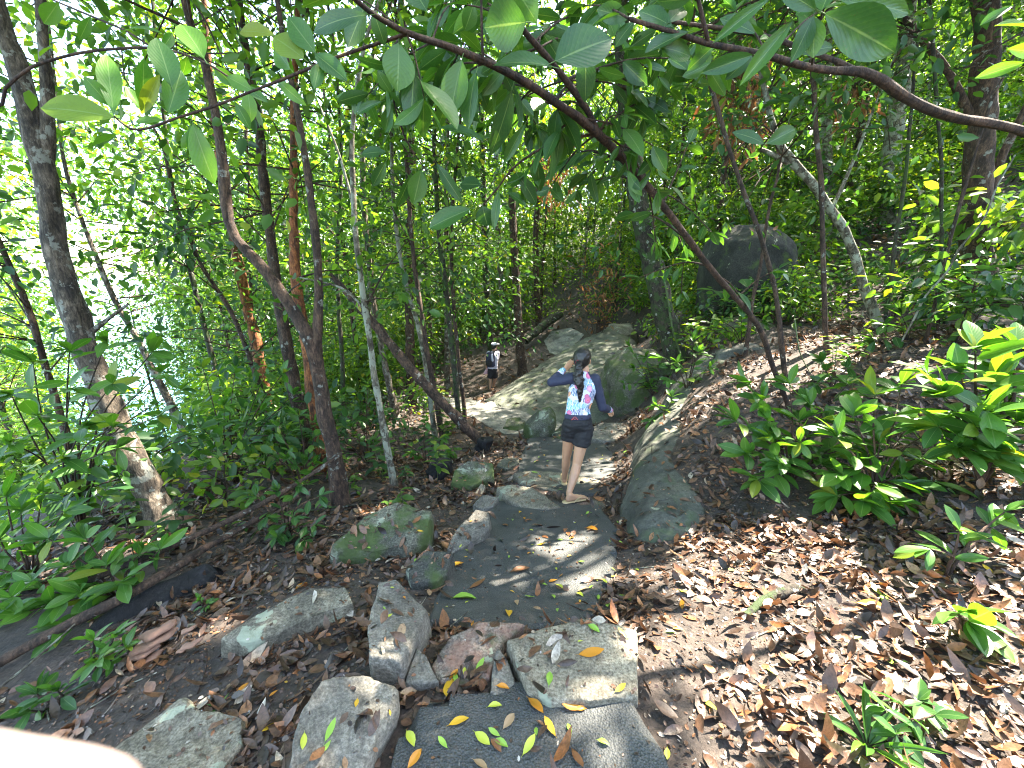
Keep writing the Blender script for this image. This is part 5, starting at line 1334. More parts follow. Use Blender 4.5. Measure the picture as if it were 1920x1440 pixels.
# ------------------------------------------------------------------ leaf litter
def frustum(x, y, z):
    v = Vector((x, y, z)) - CAMP; d = depth_of(v + CAMP)
    if d < .3: return None
    u = v.x / d * FPX + 960; w = 720 - v.dot(Vector((0, SP, CP))) / d * FPX
    return u, w, d
def lit_template():
    V = []
    for t, w in ((0, .02), (.25, .17), (.55, .22), (.82, .13), (1, .01)):
        for s in (-1, 0, 1): V.append((s * w, t, .28 * abs(s) * w))
    F = [(i * 3 + j, i * 3 + j + 1, i * 3 + j + 4, i * 3 + j + 3) for i in range(4) for j in range(2)]
    return np.array(V), np.array(F)
LV, LF = lit_template()
LP, LD, LU, LL, LR = [], [], [], [], []
def litter_zone(n, xr, yr, lnr, rockp):
    for _ in range(n):
        x = random.uniform(*xr); y = random.uniform(*yr)
        fz = frustum(x, y, tz(x, y))
        if fz is None or not (-250 < fz[0] < 2170 and fz[1] < 1700): continue
        # patches of bare soil
        bare = noise.fractal(Vector((x * 1.1, y * 1.1, 4.2)), 1, 2, 3)
        if bare > .10 and random.random() < .35 + 1.4 * min(.42, bare): continue
        h, nn, kd = drop(x, y)
        if h is None: continue
        if kd == 2 and random.random() > .035: continue
        if kd == 1 and (nn.z < .72 or random.random() > rockp): continue
        if nn.z < .4: continue
        a = random.uniform(0, 6.28); tl = random.gauss(0, .3)
        d = Vector((math.cos(a), math.sin(a), tl)); d = d - nn * (d.dot(nn) - tl * .8)
        u = nn + rv(.42)
        l = random.uniform(*lnr)
        LP.append(h + nn * random.uniform(.002, .022)); LD.append(d); LU.append(u); LL.append(l)
        LR.append(min(1, max(0, random.gauss(.5, .25))))
random.seed(11)
def crumbs(n, xr, yr):
    for _ in range(n):
        x = random.uniform(*xr); y = random.uniform(*yr)
        fz = frustum(x, y, tz(x, y))
        if fz is None or not (-150 < fz[0] < 2070 and fz[1] < 1600): continue
        h, nn, kd = drop(x, y)
        if h is None or nn.z < .5 or (kd and random.random() > (.10 if kd == 2 else .2)): continue
        a = random.uniform(0, 6.28)
        LP.append(h + nn * random.uniform(.001, .006)); LD.append(Vector((math.cos(a), math.sin(a), random.gauss(0, .2)))); LU.append(nn + rv(.6)); LL.append(random.uniform(.006, .024)); LR.append(min(1, max(0, random.gauss(.42, .3))))
crumbs(26000, (-2.4, 3.0), (.4, 3.4))
_n = len(LP)
_c = [np.array([tuple(p) for p in q]) for q in (LP, LD, LU)]
crumb = obj('leaf_crumbs', leaves_mesh('leaf_crumbs', _c[0], _c[1], _c[2], np.array(LL), np.array(LL) * .55, M_LITTER, np.array(LR)))
tag(crumb, 'fine crumbs of broken leaf scattered over soil, path and stones', 'leaf litter', kind='stuff')
LP, LD, LU, LL, LR = [], [], [], [], []
litter_zone(19000, (-2.6, 3.2), (.3, 2.6), (.022, .085), .16)
litter_zone(20000, (-4.5, 5.5), (2.4, 6.0), (.03, .095), .14)
litter_zone(9000, (-8, 9), (5.8, 11), (.07, .13), .08)
litter_zone(8000, (-12, 13), (10, 22), (.10, .2), .08)
n = len(LP)
LP = np.array([tuple(p) for p in LP]); LD = np.array([tuple(p) for p in LD]); LU = np.array([tuple(p) for p in LU]); LL = np.array(LL); LR = np.array(LR)
litter = obj('leaf_litter', leaves_mesh('leaf_litter', LP, LD, LU, LL, LL * (.26 + .34 * rng.random(n)), M_LITTER, LR, rng.normal(0, .55, n), LV, LF))
tag(litter, 'carpet of brown and rusty fallen leaves over the forest floor', 'leaf litter', kind='stuff')

# countable fallen leaves: on slabs and stones, and bright ones on the litter
FL = {}
for cname, c in (('yellow', (.62, .36, .03)), ('orange', (.52, .21, .02)), ('brown', (.22, .095, .04)), ('green', (.22, .38, .05)), ('tan', (.33, .22, .12)), ('lime', (.45, .50, .06))):
    m = simple_mat('fallen_' + cname, c, .4, .3, 60, .15)
    FL[cname] = [big_leaf_mesh('fallen_leaf', m, w, f, d, .08, 5, .5) for w, f, d in ((.42, .3, .05), (.36, .1, -.12), (.46, .5, .15))]
def fallen(h, nn, cname, l, ang, label, group=None, kd=0):
    d = Vector((math.cos(ang), math.sin(ang), random.uniform(-.03, .12)))
    d = (d - nn * d.dot(nn) + nn * random.uniform(0, .15)).normalized()
    u = nn + rv(.15); x = d.cross(u).normalized(); z = x.cross(d)
    o = bpy.data.objects.new('fallen_leaf', random.choice(FL[cname]))
    b = h + nn * (.006 + random.random() * .004) - d * l * .5
    o.matrix_world = Matrix(((x.x * l, d.x * l, z.x * l, b.x), (x.y * l, d.y * l, z.y * l, b.y), (x.z * l, d.z * l, z.z * l, b.z), (0, 0, 0, 1)))
    link(o)
    return tag(o, label, 'leaf', group)
for px, py, cn, lpx, ang, lab in [(1108, 1228, 'orange', 40, .05, 'orange leaf lying on top of biggest step stone'), (843, 1292, 'yellow', 46, -1.5, 'yellow leaf hanging over near edge of the reddish step stone'),
                                  (928, 1325, 'lime', 22, .2, 'pale lime leaf at back edge of front slab'), (992, 1400, 'lime', 32, .9, 'large lime leaf on the front slab'), (770, 1385, 'lime', 28, -.9, 'lime leaf at left on the front slab'),
                                  (1330, 1325, 'lime', 28, -1.3, 'lime leaf standing out on litter right of step stones'), (1640, 1140, 'orange', 44, -.6, 'curled orange leaf on sunlit litter at right'), (975, 1070, 'brown', 30, .3, 'crumpled brown leaf in middle of the middle slab'),
                                  (895, 1098, 'brown', 32, .8, 'brown leaf on left half of the middle slab'), (870, 1122, 'green', 38, .1, 'fresh green leaf at left edge of middle slab'), (855, 1060, 'orange', 24, .5, 'small orange leaf at left edge of middle slab'),
                                  (1110, 993, 'orange', 22, -.7, 'orange leaf on upper right of middle slab'), (1015, 1022, 'yellow', 16, .1, 'tiny yellow leaf on upper part of middle slab'), (1082, 1425, 'brown', 34, -1.2, 'brown leaf at bottom edge of front slab'),
                                  (900, 1250, 'green', 24, 1.0, 'green leaf on the reddish step stone'), (1030, 1275, 'green', 24, 1.4, 'green leaf low on biggest step stone'), (930, 1400, 'brown', 24, -.8, 'brown leaf in middle of front slab'), (620, 1372, 'green', 30, 1.4, 'bright green leaf on the large dark grey rock')]:
    h, nn, kd = hit_px(px, py)
    if h is None: continue
    fallen(h, nn, cn, lpx * depth_of(h) / FPX * 1.25, ang, lab)
cnames = ['yellow', 'orange', 'brown', 'green', 'tan', 'lime']
for k in range(240):
    if k < 150:
        px, py = random.choices([(random.uniform(800, 1160), random.uniform(955, 1180)), (random.uniform(970, 1200), random.uniform(822, 920)), (random.uniform(720, 1220), random.uniform(1310, 1440)), (random.uniform(1040, 1180), random.uniform(980, 1150))], [3, 3, .8, 2])[0]
        cn = random.choices(cnames, [1.2, 1, 3, 1.6, 1.6, 2])[0]
    else:
        px, py = random.uniform(420, 1900), random.uniform(900, 1430); cn = random.choices(cnames, [2, 2.4, 0, 2.2, 0, 1.6])[0]
    h, nn, kd = hit_px(px, py)
    if h is None or nn.z < .5: continue
    where = {0: 'the leaf litter', 1: 'a stone', 2: 'the dark path slabs'}[kd]
    if kd == 0:
        where += ' left of path' if px < 800 else ' right of path'
    lab = f'small {cn} fallen leaf lying on {where}'
    fallen(h, nn, cn, random.choice([.02, .03, .035, .045, .055, .07]) * random.uniform(.8, 1.2), random.uniform(0, 6.28), lab, f'{cn} leaves on {where}', kd)

# ------------------------------------------------------------------ people
def ell(c, r): return (Vector(c), (r, r, r) if isinstance(r, (int, float)) else r)
def hull_part(bm, els, sub=2):
    tmp = bmesh.new()
    for c, r in els:
        m = Matrix.Translation(c) @ Matrix.Diagonal((r[0], r[1], r[2], 1))
        bmesh.ops.create_icosphere(tmp, subdivisions=sub, radius=1, matrix=m)
    res = bmesh.ops.convex_hull(tmp, input=tmp.verts)
    bmesh.ops.delete(tmp, geom=list({e for e in res['geom_interior'] if isinstance(e, bmesh.types.BMVert)}), context='VERTS')
    bmesh.ops.recalc_face_normals(tmp, faces=tmp.faces)
    me = bpy.data.meshes.new('t'); tmp.to_mesh(me); tmp.free()
    bm.from_mesh(me); bpy.data.meshes.remove(me)
def organic(name, parts, mats, parent, voxel=.006, smooth=4, cuts=(), pick=None, wrinkle=0.0):
    """parts: list of lists of ellipsoids; each list is one convex mass; all are fused to one continuous skin.
    cuts: (point, normal) planes; what lies on the normal's side is removed. pick(co) -> material index"""
    bm = bmesh.new()
    for p in parts: hull_part(bm, p)
    me = bpy.data.meshes.new(name); bm.to_mesh(me); bm.free()
    o = bpy.data.objects.new(name, me); link(o)
    md = o.modifiers.new('r', 'REMESH'); md.mode = 'VOXEL'; md.voxel_size = voxel
    if smooth:
        ms = o.modifiers.new('s', 'SMOOTH'); ms.iterations = smooth; ms.factor = .5
    me2 = bpy.data.meshes.new_from_object(o.evaluated_get(bpy.context.evaluated_depsgraph_get()))
    bpy.data.objects.remove(o); bpy.data.meshes.remove(me)
    bm = bmesh.new(); bm.from_mesh(me2)
    for co, no in cuts:
        bmesh.ops.bisect_plane(bm, geom=bm.verts[:] + bm.edges[:] + bm.faces[:], plane_co=co, plane_no=no, clear_outer=True)
    if wrinkle:
        bm.normal_update()
        for v in bm.verts:
            v.co += v.normal * wrinkle * noise.fractal(Vector((v.co.x * 9, v.co.y * 9, v.co.z * 22)), 1, 2, 3)
    for f in bm.faces:
        f.smooth = True
        if pick: f.material_index = pick(f.calc_center_median())
    bm.to_mesh(me2); bm.free(); me2.name = name
    for m in mats: me2.materials.append(m)
    return world_child(name, me2, parent)
def skin_mat(name, c):
    m, nt, N, L, p = new_mat(name)
    nz = noise_tex(N, L, 14, 4, .6, geopos(N))
    L.new(mixc(N, L, nz.outputs['Fac'], tuple(x * .86 for x in c), tuple(min(1, x * 1.1) for x in c)), p.inputs['Base Color'])
    p.inputs['Roughness'].default_value = .5
    p.inputs['Subsurface Weight'].default_value = .12
    p.inputs['Subsurface Radius'].default_value = (.012, .005, .003); p.inputs['Subsurface Scale'].default_value = 1
    return m
M_SKIN = skin_mat('skin', (.52, .28, .165))
M_SKIN2 = skin_mat('tanned_skin', (.40, .22, .13))
M_SKIN3 = skin_mat('pale_skin', (.74, .53, .47))
M_NAVY = simple_mat('navy_fabric', (.022, .026, .055), .75, .2, 60, bmp=.2)
M_BLACK = simple_mat('black_fabric', (.012, .012, .014), .8, .3, 50, bmp=.3)
M_WHITE = simple_mat('lavender_white_fabric', (.55, .53, .62), .8, .1)
M_TAN = simple_mat('tan_rubber', (.50, .36, .19), .6, .15)
M_RED = simple_mat('red_fabric', (.35, .02, .05), .7, .3)
M_EMB = simple_mat('red_print', (.60, .07, .05), .6, .05)
M_EYE = simple_mat('dark_eye', (.02, .015, .012), .2, .1)
def hair_mat():
    m, nt, N, L, p = new_mat('black_hair')
    mp = N.new('ShaderNodeMapping'); mp.inputs['Scale'].default_value = (1, 1, .12); L.new(geopos(N), mp.inputs['Vector'])
    n = noise_tex(N, L, 160, 3, .6, mp.outputs[0])
    L.new(mixc(N, L, n.outputs['Fac'], (.004, .004, .004), (.022, .018, .016)), p.inputs['Base Color'])
    p.inputs['Roughness'].default_value = .38
    L.new(bump(N, L, n.outputs['Fac'], .8, .004), p.inputs['Normal'])
    return m
M_HAIR = hair_mat()
def floral_mat():
    m, nt, N, L, p = new_mat('floral_print')
    pos = objcoord(N)
    wob = noise_tex(N, L, 20, 2, .5, pos)
    def vor(scale, off):
        mp = N.new('ShaderNodeMapping'); mp.inputs['Location'].default_value = off; L.new(pos, mp.inputs['Vector'])
        v = N.new('ShaderNodeTexVoronoi'); v.inputs['Scale'].default_value = scale; L.new(mp.outputs[0], v.inputs['Vector'])
        return v
    c = mixc(N, L, wob.outputs['Fac'], (.60, .62, .74), (.80, .78, .86))
    wv = N.new('ShaderNodeTexWave'); wv.inputs['Scale'].default_value = 26; wv.inputs['Distortion'].default_value = 7; wv.inputs['Detail'].default_value = 1; L.new(pos, wv.inputs['Vector'])
    v2 = vor(15, (.3, .1, .2))
    a = N.new('ShaderNodeMath'); a.operation = 'LESS_THAN'; L.new(v2.outputs['Distance'], a.inputs[0]); a.inputs[1].default_value = .62
    b = N.new('ShaderNodeMath'); b.operation = 'GREATER_THAN'; L.new(wv.outputs['Fac'], b.inputs[0]); b.inputs[1].default_value = .42
    ab = N.new('ShaderNodeMath'); ab.operation = 'MULTIPLY'; L.new(a.outputs[0], ab.inputs[0]); L.new(b.outputs[0], ab.inputs[1])
    sp = N.new('ShaderNodeSeparateColor'); L.new(v2.outputs['Color'], sp.inputs[0])
    teal = ramp(N, [(0, (.02, .10, .22)), (.35, (.02, .22, .34)), (.6, (.10, .42, .56)), (.8, (.03, .05, .16))], 'CONSTANT'); L.new(sp.outputs[0], teal.inputs[0])
    c = mixc(N, L, ab.outputs[0], c, teal.outputs[0])
    v1 = vor(13, (0, 0, 0))
    fl = N.new('ShaderNodeMath'); fl.operation = 'LESS_THAN'; L.new(v1.outputs['Distance'], fl.inputs[0]); fl.inputs[1].default_value = .46
    s1 = N.new('ShaderNodeSeparateColor'); L.new(v1.outputs['Color'], s1.inputs[0])
    sel = N.new('ShaderNodeMath'); sel.operation = 'GREATER_THAN'; L.new(s1.outputs[1], sel.inputs[0]); sel.inputs[1].default_value = .25
    f2 = N.new('ShaderNodeMath'); f2.operation = 'MULTIPLY'; L.new(fl.outputs[0], f2.inputs[0]); L.new(sel.outputs[0], f2.inputs[1])
    pink = ramp(N, [(0, (.78, .22, .36)), (.4, (.86, .45, .58)), (.65, (.85, .42, .22)), (.85, (.70, .10, .25))], 'CONSTANT'); L.new(s1.outputs[0], pink.inputs[0])
    ctr = ramp(N, [(0, (.85, .60, .15)), (.10, (.85, .60, .15)), (.13, (1, 1, 1)), (.4, (.75, .7, .8))]); L.new(v1.outputs['Distance'], ctr.inputs[0])
    pk = mixc(N, L, 1.0, pink.outputs[0], ctr.outputs[0], 'MULTIPLY')
    c = mixc(N, L, f2.outputs[0], c, pk)
    L.new(c, p.inputs['Base Color']); p.inputs['Roughness'].default_value = .7
    return m
M_FLORAL = floral_mat()
def finger(base, dirv, bend, lens, r0):
    """three bones curling towards bend"""
    p = Vector(base); d = Vector(dirv).normalized(); out = []
    bv = Vector(bend).normalized(); r = r0
    for k, l in enumerate(lens):
        q = p + d * l
        out.append([ell(p, r), ell(q, r * .9)])
        p = q; r *= .9
        d = (d * .5 + bv * .87).normalized() if k == 0 else (d * .3 + bv * .5 - Vector(dirv).normalized() * .75).normalized()
    return out
def hand_parts(wrist, dirv, palm_n, side, s=1.0, curl=1.0):
    """dirv wrist->knuckles, palm_n faces out of the palm, side: direction of the thumb"""
    d = Vector(dirv).normalized(); n = Vector(palm_n).normalized(); sd = Vector(side).normalized()
    w = Vector(wrist)
    parts = [[ell(w, .019 * s), ell(w + d * .035 * s + sd * .012 * s, .02 * s), ell(w + d * .07 * s + sd * .024 * s, .0135 * s), ell(w + d * .066 * s - sd * .026 * s, .0125 * s), ell(w + d * .03 * s - sd * .016 * s, .016 * s)]]
    for i, (o, l) in enumerate(((.027, 1.0), (.009, 1.1), (-.009, 1.03), (-.026, .82))):
        b = w + d * .07 * s + sd * o * s
        parts += finger(b, d * (1 - .3 * curl) + n * .5 * curl, n * curl - d * .35 * curl if curl > .6 else n * .6 + d * .6, [.034 * l * s, .024 * l * s, .018 * l * s], .0085 * s)
    tb = w + d * .028 * s + sd * .028 * s
    parts += [[ell(tb, .0125 * s), ell(tb + (sd * .7 + d * .7 + n * .2) * .03 * s, .0105 * s)], [ell(tb + (sd * .7 + d * .7 + n * .2) * .03 * s, .0105 * s), ell(tb + (sd * .75 + d * 1.25 + n * .75) * .036 * s, .0088 * s)]]
    return parts

# ---- the girl walking ahead
def girl():
    zr = hit_px(1068, 944)[0]; zf = hit_px(1058, 906)[0]
    hr = PZ(1062, 943, zr.z); tr = PZ(1090, 937, zr.z); 
    hf = PZ(1058, 908, zf.z); tf = hf + Vector((.02, .2, 0))
    Yh = (hr.y + hf.y) / 2
    root = empty('person', Vector((hr.x + .02, Yh, zr.z)), 'girl in floral long-sleeved swim top, black shorts and flip-flops walking away', 'person')
    A = lambda px, py, dy=0: PY(px, py, Yh + dy)
    hipL, hipR = A(1070, 800, .02), A(1096, 802, 0)
    kneeL, kneeR = PY(1062, 856, hf.y - .1), PY(1082, 870, hr.y + .2)
    ankL, ankR = hf + Vector((.0, .01, .075)), hr + Vector((.025, .04, .075))
    pelvis, waist, chest = A(1083, 792, .0), A(1084, 765, .02), A(1093, 728, .04)
    shL, shR = A(1073, 709, .05), A(1115, 711, .05)
    neck0, neck1 = A(1096, 705, .05), A(1096, 690, .08)
    head = A(1092, 674, .10)
    elL, wrL = A(1034, 717, .06), A(1056, 695, .16)
    elR, wrR = A(1130, 764, .06), A(1144, 769, .22)
    S = []
    legs = [[ell(hipL, .07), ell(hipL.lerp(kneeL, .35), .064)], [ell(hipL.lerp(kneeL, .35), .064), ell(kneeL, .046)], [ell(kneeL, .044), ell(kneeL.lerp(ankL, .33) - Vector((0, .012, 0)), .045)], [ell(kneeL.lerp(ankL, .33) - Vector((0, .012, 0)), .045), ell(ankL, .027)],
            [ell(hipR, .072), ell(hipR.lerp(kneeR, .35), .066)], [ell(hipR.lerp(kneeR, .35), .066), ell(kneeR, .047)], [ell(kneeR, .045), ell(kneeR.lerp(ankR, .33) - Vector((0, .014, 0)), .047)], [ell(kneeR.lerp(ankR, .33) - Vector((0, .014, 0)), .047), ell(ankR, .028)]]
    def foot(h, t):
        d = (t - h); d.z = 0; d.normalize(); s = Vector((d.y, -d.x, 0)); b = h + Vector((0, 0, .02))
        P = [[ell(b + d * .02 + Vector((0, 0, .018)), .028), ell(b + d * .03 + Vector((0, 0, .055)), .027), ell(b + d * .10 + Vector((0, 0, .02)), (.026, .026, .022))],
             [ell(b + d * .10 + Vector((0, 0, .02)), .022), ell(b + d * .165 + s * .012 + Vector((0, 0, .012)), .016), ell(b + d * .16 - s * .016 + Vector((0, 0, .012)), .015)]]
        for k, (o, l) in enumerate(((.022, .205), (.008, .205), (-.004, .198), (-.016, .19), (-.026, .18))):
            P.append([ell(b + d * .165 + s * o * .9 + Vector((0, 0, .010)), .010), ell(b + d * l + s * o + Vector((0, 0, .007)), .0085 if k else .0105)])
        return P
    torso = [[ell(pelvis, (.138, .095, .085)), ell(waist, (.108, .075, .05))], [ell(waist, (.108, .075, .05)), ell(chest, (.128, .085, .09))], [ell(chest, (.128, .085, .09)), ell(shL + Vector((.05, 0, -.01)), .042), ell(shR - Vector((.05, 0, .01)), .042)]]
    arms = [[ell(shL, .047), ell(elL, .036)], [ell(elL, .037), ell(elL.lerp(wrL, .35), .037)], [ell(elL.lerp(wrL, .35), .037), ell(wrL, .023)],
            [ell(shR, .047), ell(elR, .036)], [ell(elR, .037), ell(elR.lerp(wrR, .35), .037)], [ell(elR.lerp(wrR, .35), .037), ell(wrR, .023)],
            [ell(shL + Vector((.05, 0, -.01)), .042), ell(shL, .046)], [ell(shR - Vector((.05, 0, .01)), .042), ell(shR, .046)]]
    f = Vector((.42, .9, -.05)).normalized(); sdv = Vector((f.y, -f.x, 0)).normalized()
    headp = [[ell(neck0, .044), ell(neck1, .042)], [ell(head + Vector((0, 0, .012)), (.072, .084, .086)), ell(head + f * .045 - Vector((0, 0, .055)), (.046, .05, .05))],
             [ell(head + f * .088 - Vector((0, 0, .012)), .009), ell(head + f * .106 - Vector((0, 0, .030)), .0105)],
             [ell(head + f * .092 - Vector((0, 0, .062)), (.018, .009, .006))]]
    for s in (-1, 1):
        e = head + sdv * s * .072 - Vector((0, 0, .012))
        headp.append([ell(e, (.012, .012, .026)), ell(e - f * .012 + sdv * s * .006 + Vector((0, 0, .008)), (.01, .014, .02))])
    hL = hand_parts(wrL, (A(1069, 684, .2) - wrL), (.6, .3, .35), (0.1, .4, .8), .95, 1.0)
    hR = hand_parts(wrR, (A(1150, 775, .3) - wrR), (-.5, .2, -.6), (-.3, .6, .5), .95, .8)
    organic('body', legs + foot(hr, tr) + foot(hf, tf) + torso + arms + headp + hL + hR, [M_SKIN], root, .0055, 3)
    for s in (-1, 1):
        organic('eye', [[ell(head + f * .082 + sdv * s * .03 + Vector((0, 0, .005)), .011)]], [M_EYE], root, .003, 1)
    # swim top: floral back, navy raglan sleeves, floral cuffs
    g = .009
    inf = lambda parts, k: [[(c, tuple(x + k for x in r)) for c, r in p] for p in parts]
    def pick(c):
        def seg(p, a, b):
            t = max(0, min(1, (p - a).dot(b - a) / (b - a).length_squared)); return (p - a.lerp(b, t)).length, t
        dl1, t1 = seg(c, shL, elL); dl2, t2 = seg(c, elL, wrL); dr1, _ = seg(c, shR, elR); dr2, t3 = seg(c, elR, wrR)
        if t2 > .66 and dl2 < .06 and c.x < A(1068, 700).x: return 0
        if t3 > .62 and dr2 < .06: return 0
        if min(dl1, dl2, dr1, dr2) < .062: return 1
        # raglan seam running from armpit to neck
        for sh in (shL, shR):
            s = 1 if sh is shR else -1
            if c.z > sh.z - .05 and (c.x - neck0.x) * s > .028 + (neck0.z + .03 - c.z) * .55: return 1
        return 0
    cutL = (wrL - elL).normalized(); cutR = (wrR - elR).normalized()
    top = organic('swim_top', inf(torso[1:] + arms[:] + [[torso[0][1], ell(pelvis + Vector((0, 0, .06)), (.120, .085, .03))]] + [[ell(neck0 - Vector((0, 0, .03)), .05), ell(neck0 + Vector((0, 0, .004)), .046)]], g), [M_FLORAL, M_NAVY], root, .006, 4, pick=pick, wrinkle=.004)
    # shorts with a waistband
    hemL, hemR = hipL.lerp(kneeL, .36), hipR.lerp(kneeR, .42)
    shp = [[ell(pelvis + Vector((0, 0, .075)), (.122, .088, .02)), ell(pelvis, (.150, .108, .07))], [ell(pelvis, (.150, .108, .07)), ell(hipL + Vector((-.004, 0, -.01)), (.086, .09, .05))], [ell(pelvis, (.150, .108, .07)), ell(hipR + Vector((.006, 0, -.01)), (.086, .09, .05))],
           [ell(hipL, (.082, .09, .06)), ell(hemL, (.086, .09, .03))], [ell(hipR, (.084, .09, .06)), ell(hemR, (.088, .092, .03))]]
    shorts = organic('shorts', shp, [M_BLACK], root, .007, 3, wrinkle=.010)
    band = organic('waistband', [[ell(pelvis + Vector((0, 0, .095)), (.122, .089, .012)), ell(pelvis + Vector((0, 0, .055)), (.136, .098, .02))]], [M_NAVY], root, .007, 2)
    # small red emblem on the back of the waistband
    dg = bpy.context.evaluated_depsgraph_get()
    bt = [BVHTree.FromPolygons([tuple(x.matrix_world @ v.co) for v in x.data.vertices], [tuple(p.vertices) for p in x.data.polygons]) for x in (shorts, band)]
    def onto(px, py):
        best = None
        for b in bt:
            h, nn, i, d = b.ray_cast(CAMP, ray(px, py).normalized())
            if h is not None and (best is None or d < best[1]): best = (h + nn * .0025, d)
        return best[0] if best else None
    for line in ([(1073, 787), (1075, 785), (1078, 786.5), (1081, 785), (1084, 787.5)], [(1075.5, 784), (1076, 782.5), (1078, 781.8), (1080, 782.5), (1080.5, 784)], [(1074, 785), (1072, 786), (1071.5, 787.2)]):
        q = [onto(*p) for p in line]
        if all(x is not None for x in q):
            me, _, _ = tube_mesh('emblem', [(x, .0022) for x in q], M_EMB, .005, 6, 0); world_child('emblem', me, root)
    # hair, ponytail, tie
    up = Vector((0, 0, 1))
    hc = head + Vector((0, 0, .022))
    tie = A(1088.5, 677, .10) ; tie = head - f * .082 - Vector((0, 0, .02)) + sdv * -.008
    organic('hair', [[ell(hc - f * .010 + Vector((0, 0, .008)), (.086, .094, .092)), ell(hc - f * .025 - Vector((0, 0, .035)), (.080, .078, .06))], [ell(hc - f * .05 - Vector((0, 0, .06)), .05), ell(tie, .026)]],
            [M_HAIR], root, .006, 3, cuts=[(head + f * .058, f + up * -.55)], wrinkle=.004)
    pt = [tie, A(1086, 688, -.03), A(1086, 704, -.05), A(1087, 720, -.06), A(1088, 737, -.055), A(1087, 754, -.05)]
    rr = [.024, .036, .041, .037, .027, .008]
    pony = [[ell(a, (ra, ra * .75, ra)), ell(b, (rb, rb * .75, rb))] for a, b, ra, rb in zip(pt[:-1], pt[1:], rr[:-1], rr[1:])]
    pony += [[ell(A(1082, 684, .0), .016), ell(A(1077, 702, -.02), .018)], [ell(A(1077, 702, -.02), .018), ell(A(1080, 722, -.05), .006)]]
    organic('ponytail', pony, [M_HAIR], root, .006, 1, wrinkle=.016)
    V, F = [], []
    for i in range(16):
        a = 6.283 * i / 16
        for j in range(8):
            b = 6.283 * j / 8
            rad = .024 + .011 * math.cos(b) * (1 + .25 * math.sin(a * 5))
            ax = (tie - pt[1]).normalized(); xx = ax.cross(Vector((1, 0, .2))).normalized(); yy = ax.cross(xx)
            V.append(tuple(tie + xx * math.cos(a) * rad + yy * math.sin(a) * rad + ax * .013 * math.sin(b)))
    for i in range(16):
        for j in range(8):
            F.append((i * 8 + j, ((i + 1) % 16) * 8 + j, ((i + 1) % 16) * 8 + (j + 1) % 8, i * 8 + (j + 1) % 8))
    world_child('hair_tie', mesh_np('hair_tie', np.array(V), np.array(F), [M_RED]), root)
    # flip-flops
    for h, t in ((hr, tr), (hf, tf)):
        d = (t - h); d.z = 0; d.normalize(); s = Vector((d.y, -d.x, 0)); b = h + Vector((0, 0, .010))
        fl = organic('flip_flop', [[ell(b - d * .012, (.034, .034, .009)), ell(b + d * .10, (.034, .034, .009))], [ell(b + d * .09, (.034, .034, .009)), ell(b + d * .185, (.044, .044, .009)), ]], [M_TAN], root, .005, 2)
        toe = b + d * .165 + s * .012 + Vector((0, 0, .012))
        for sg in (-1, 1):
            L = [(toe, .005), (b + d * .13 + s * .03 * sg + Vector((0, 0, .036)), .0055), (b + d * .075 + s * .037 * sg + Vector((0, 0, .02)), .0055), (b + d * .06 + s * .038 * sg, .005)]
            me, _, _ = tube_mesh('strap', L, M_TAN, .012, 7, 0); w_ = bpy.data.objects.new('strap', me); link(w_, fl)
girl()

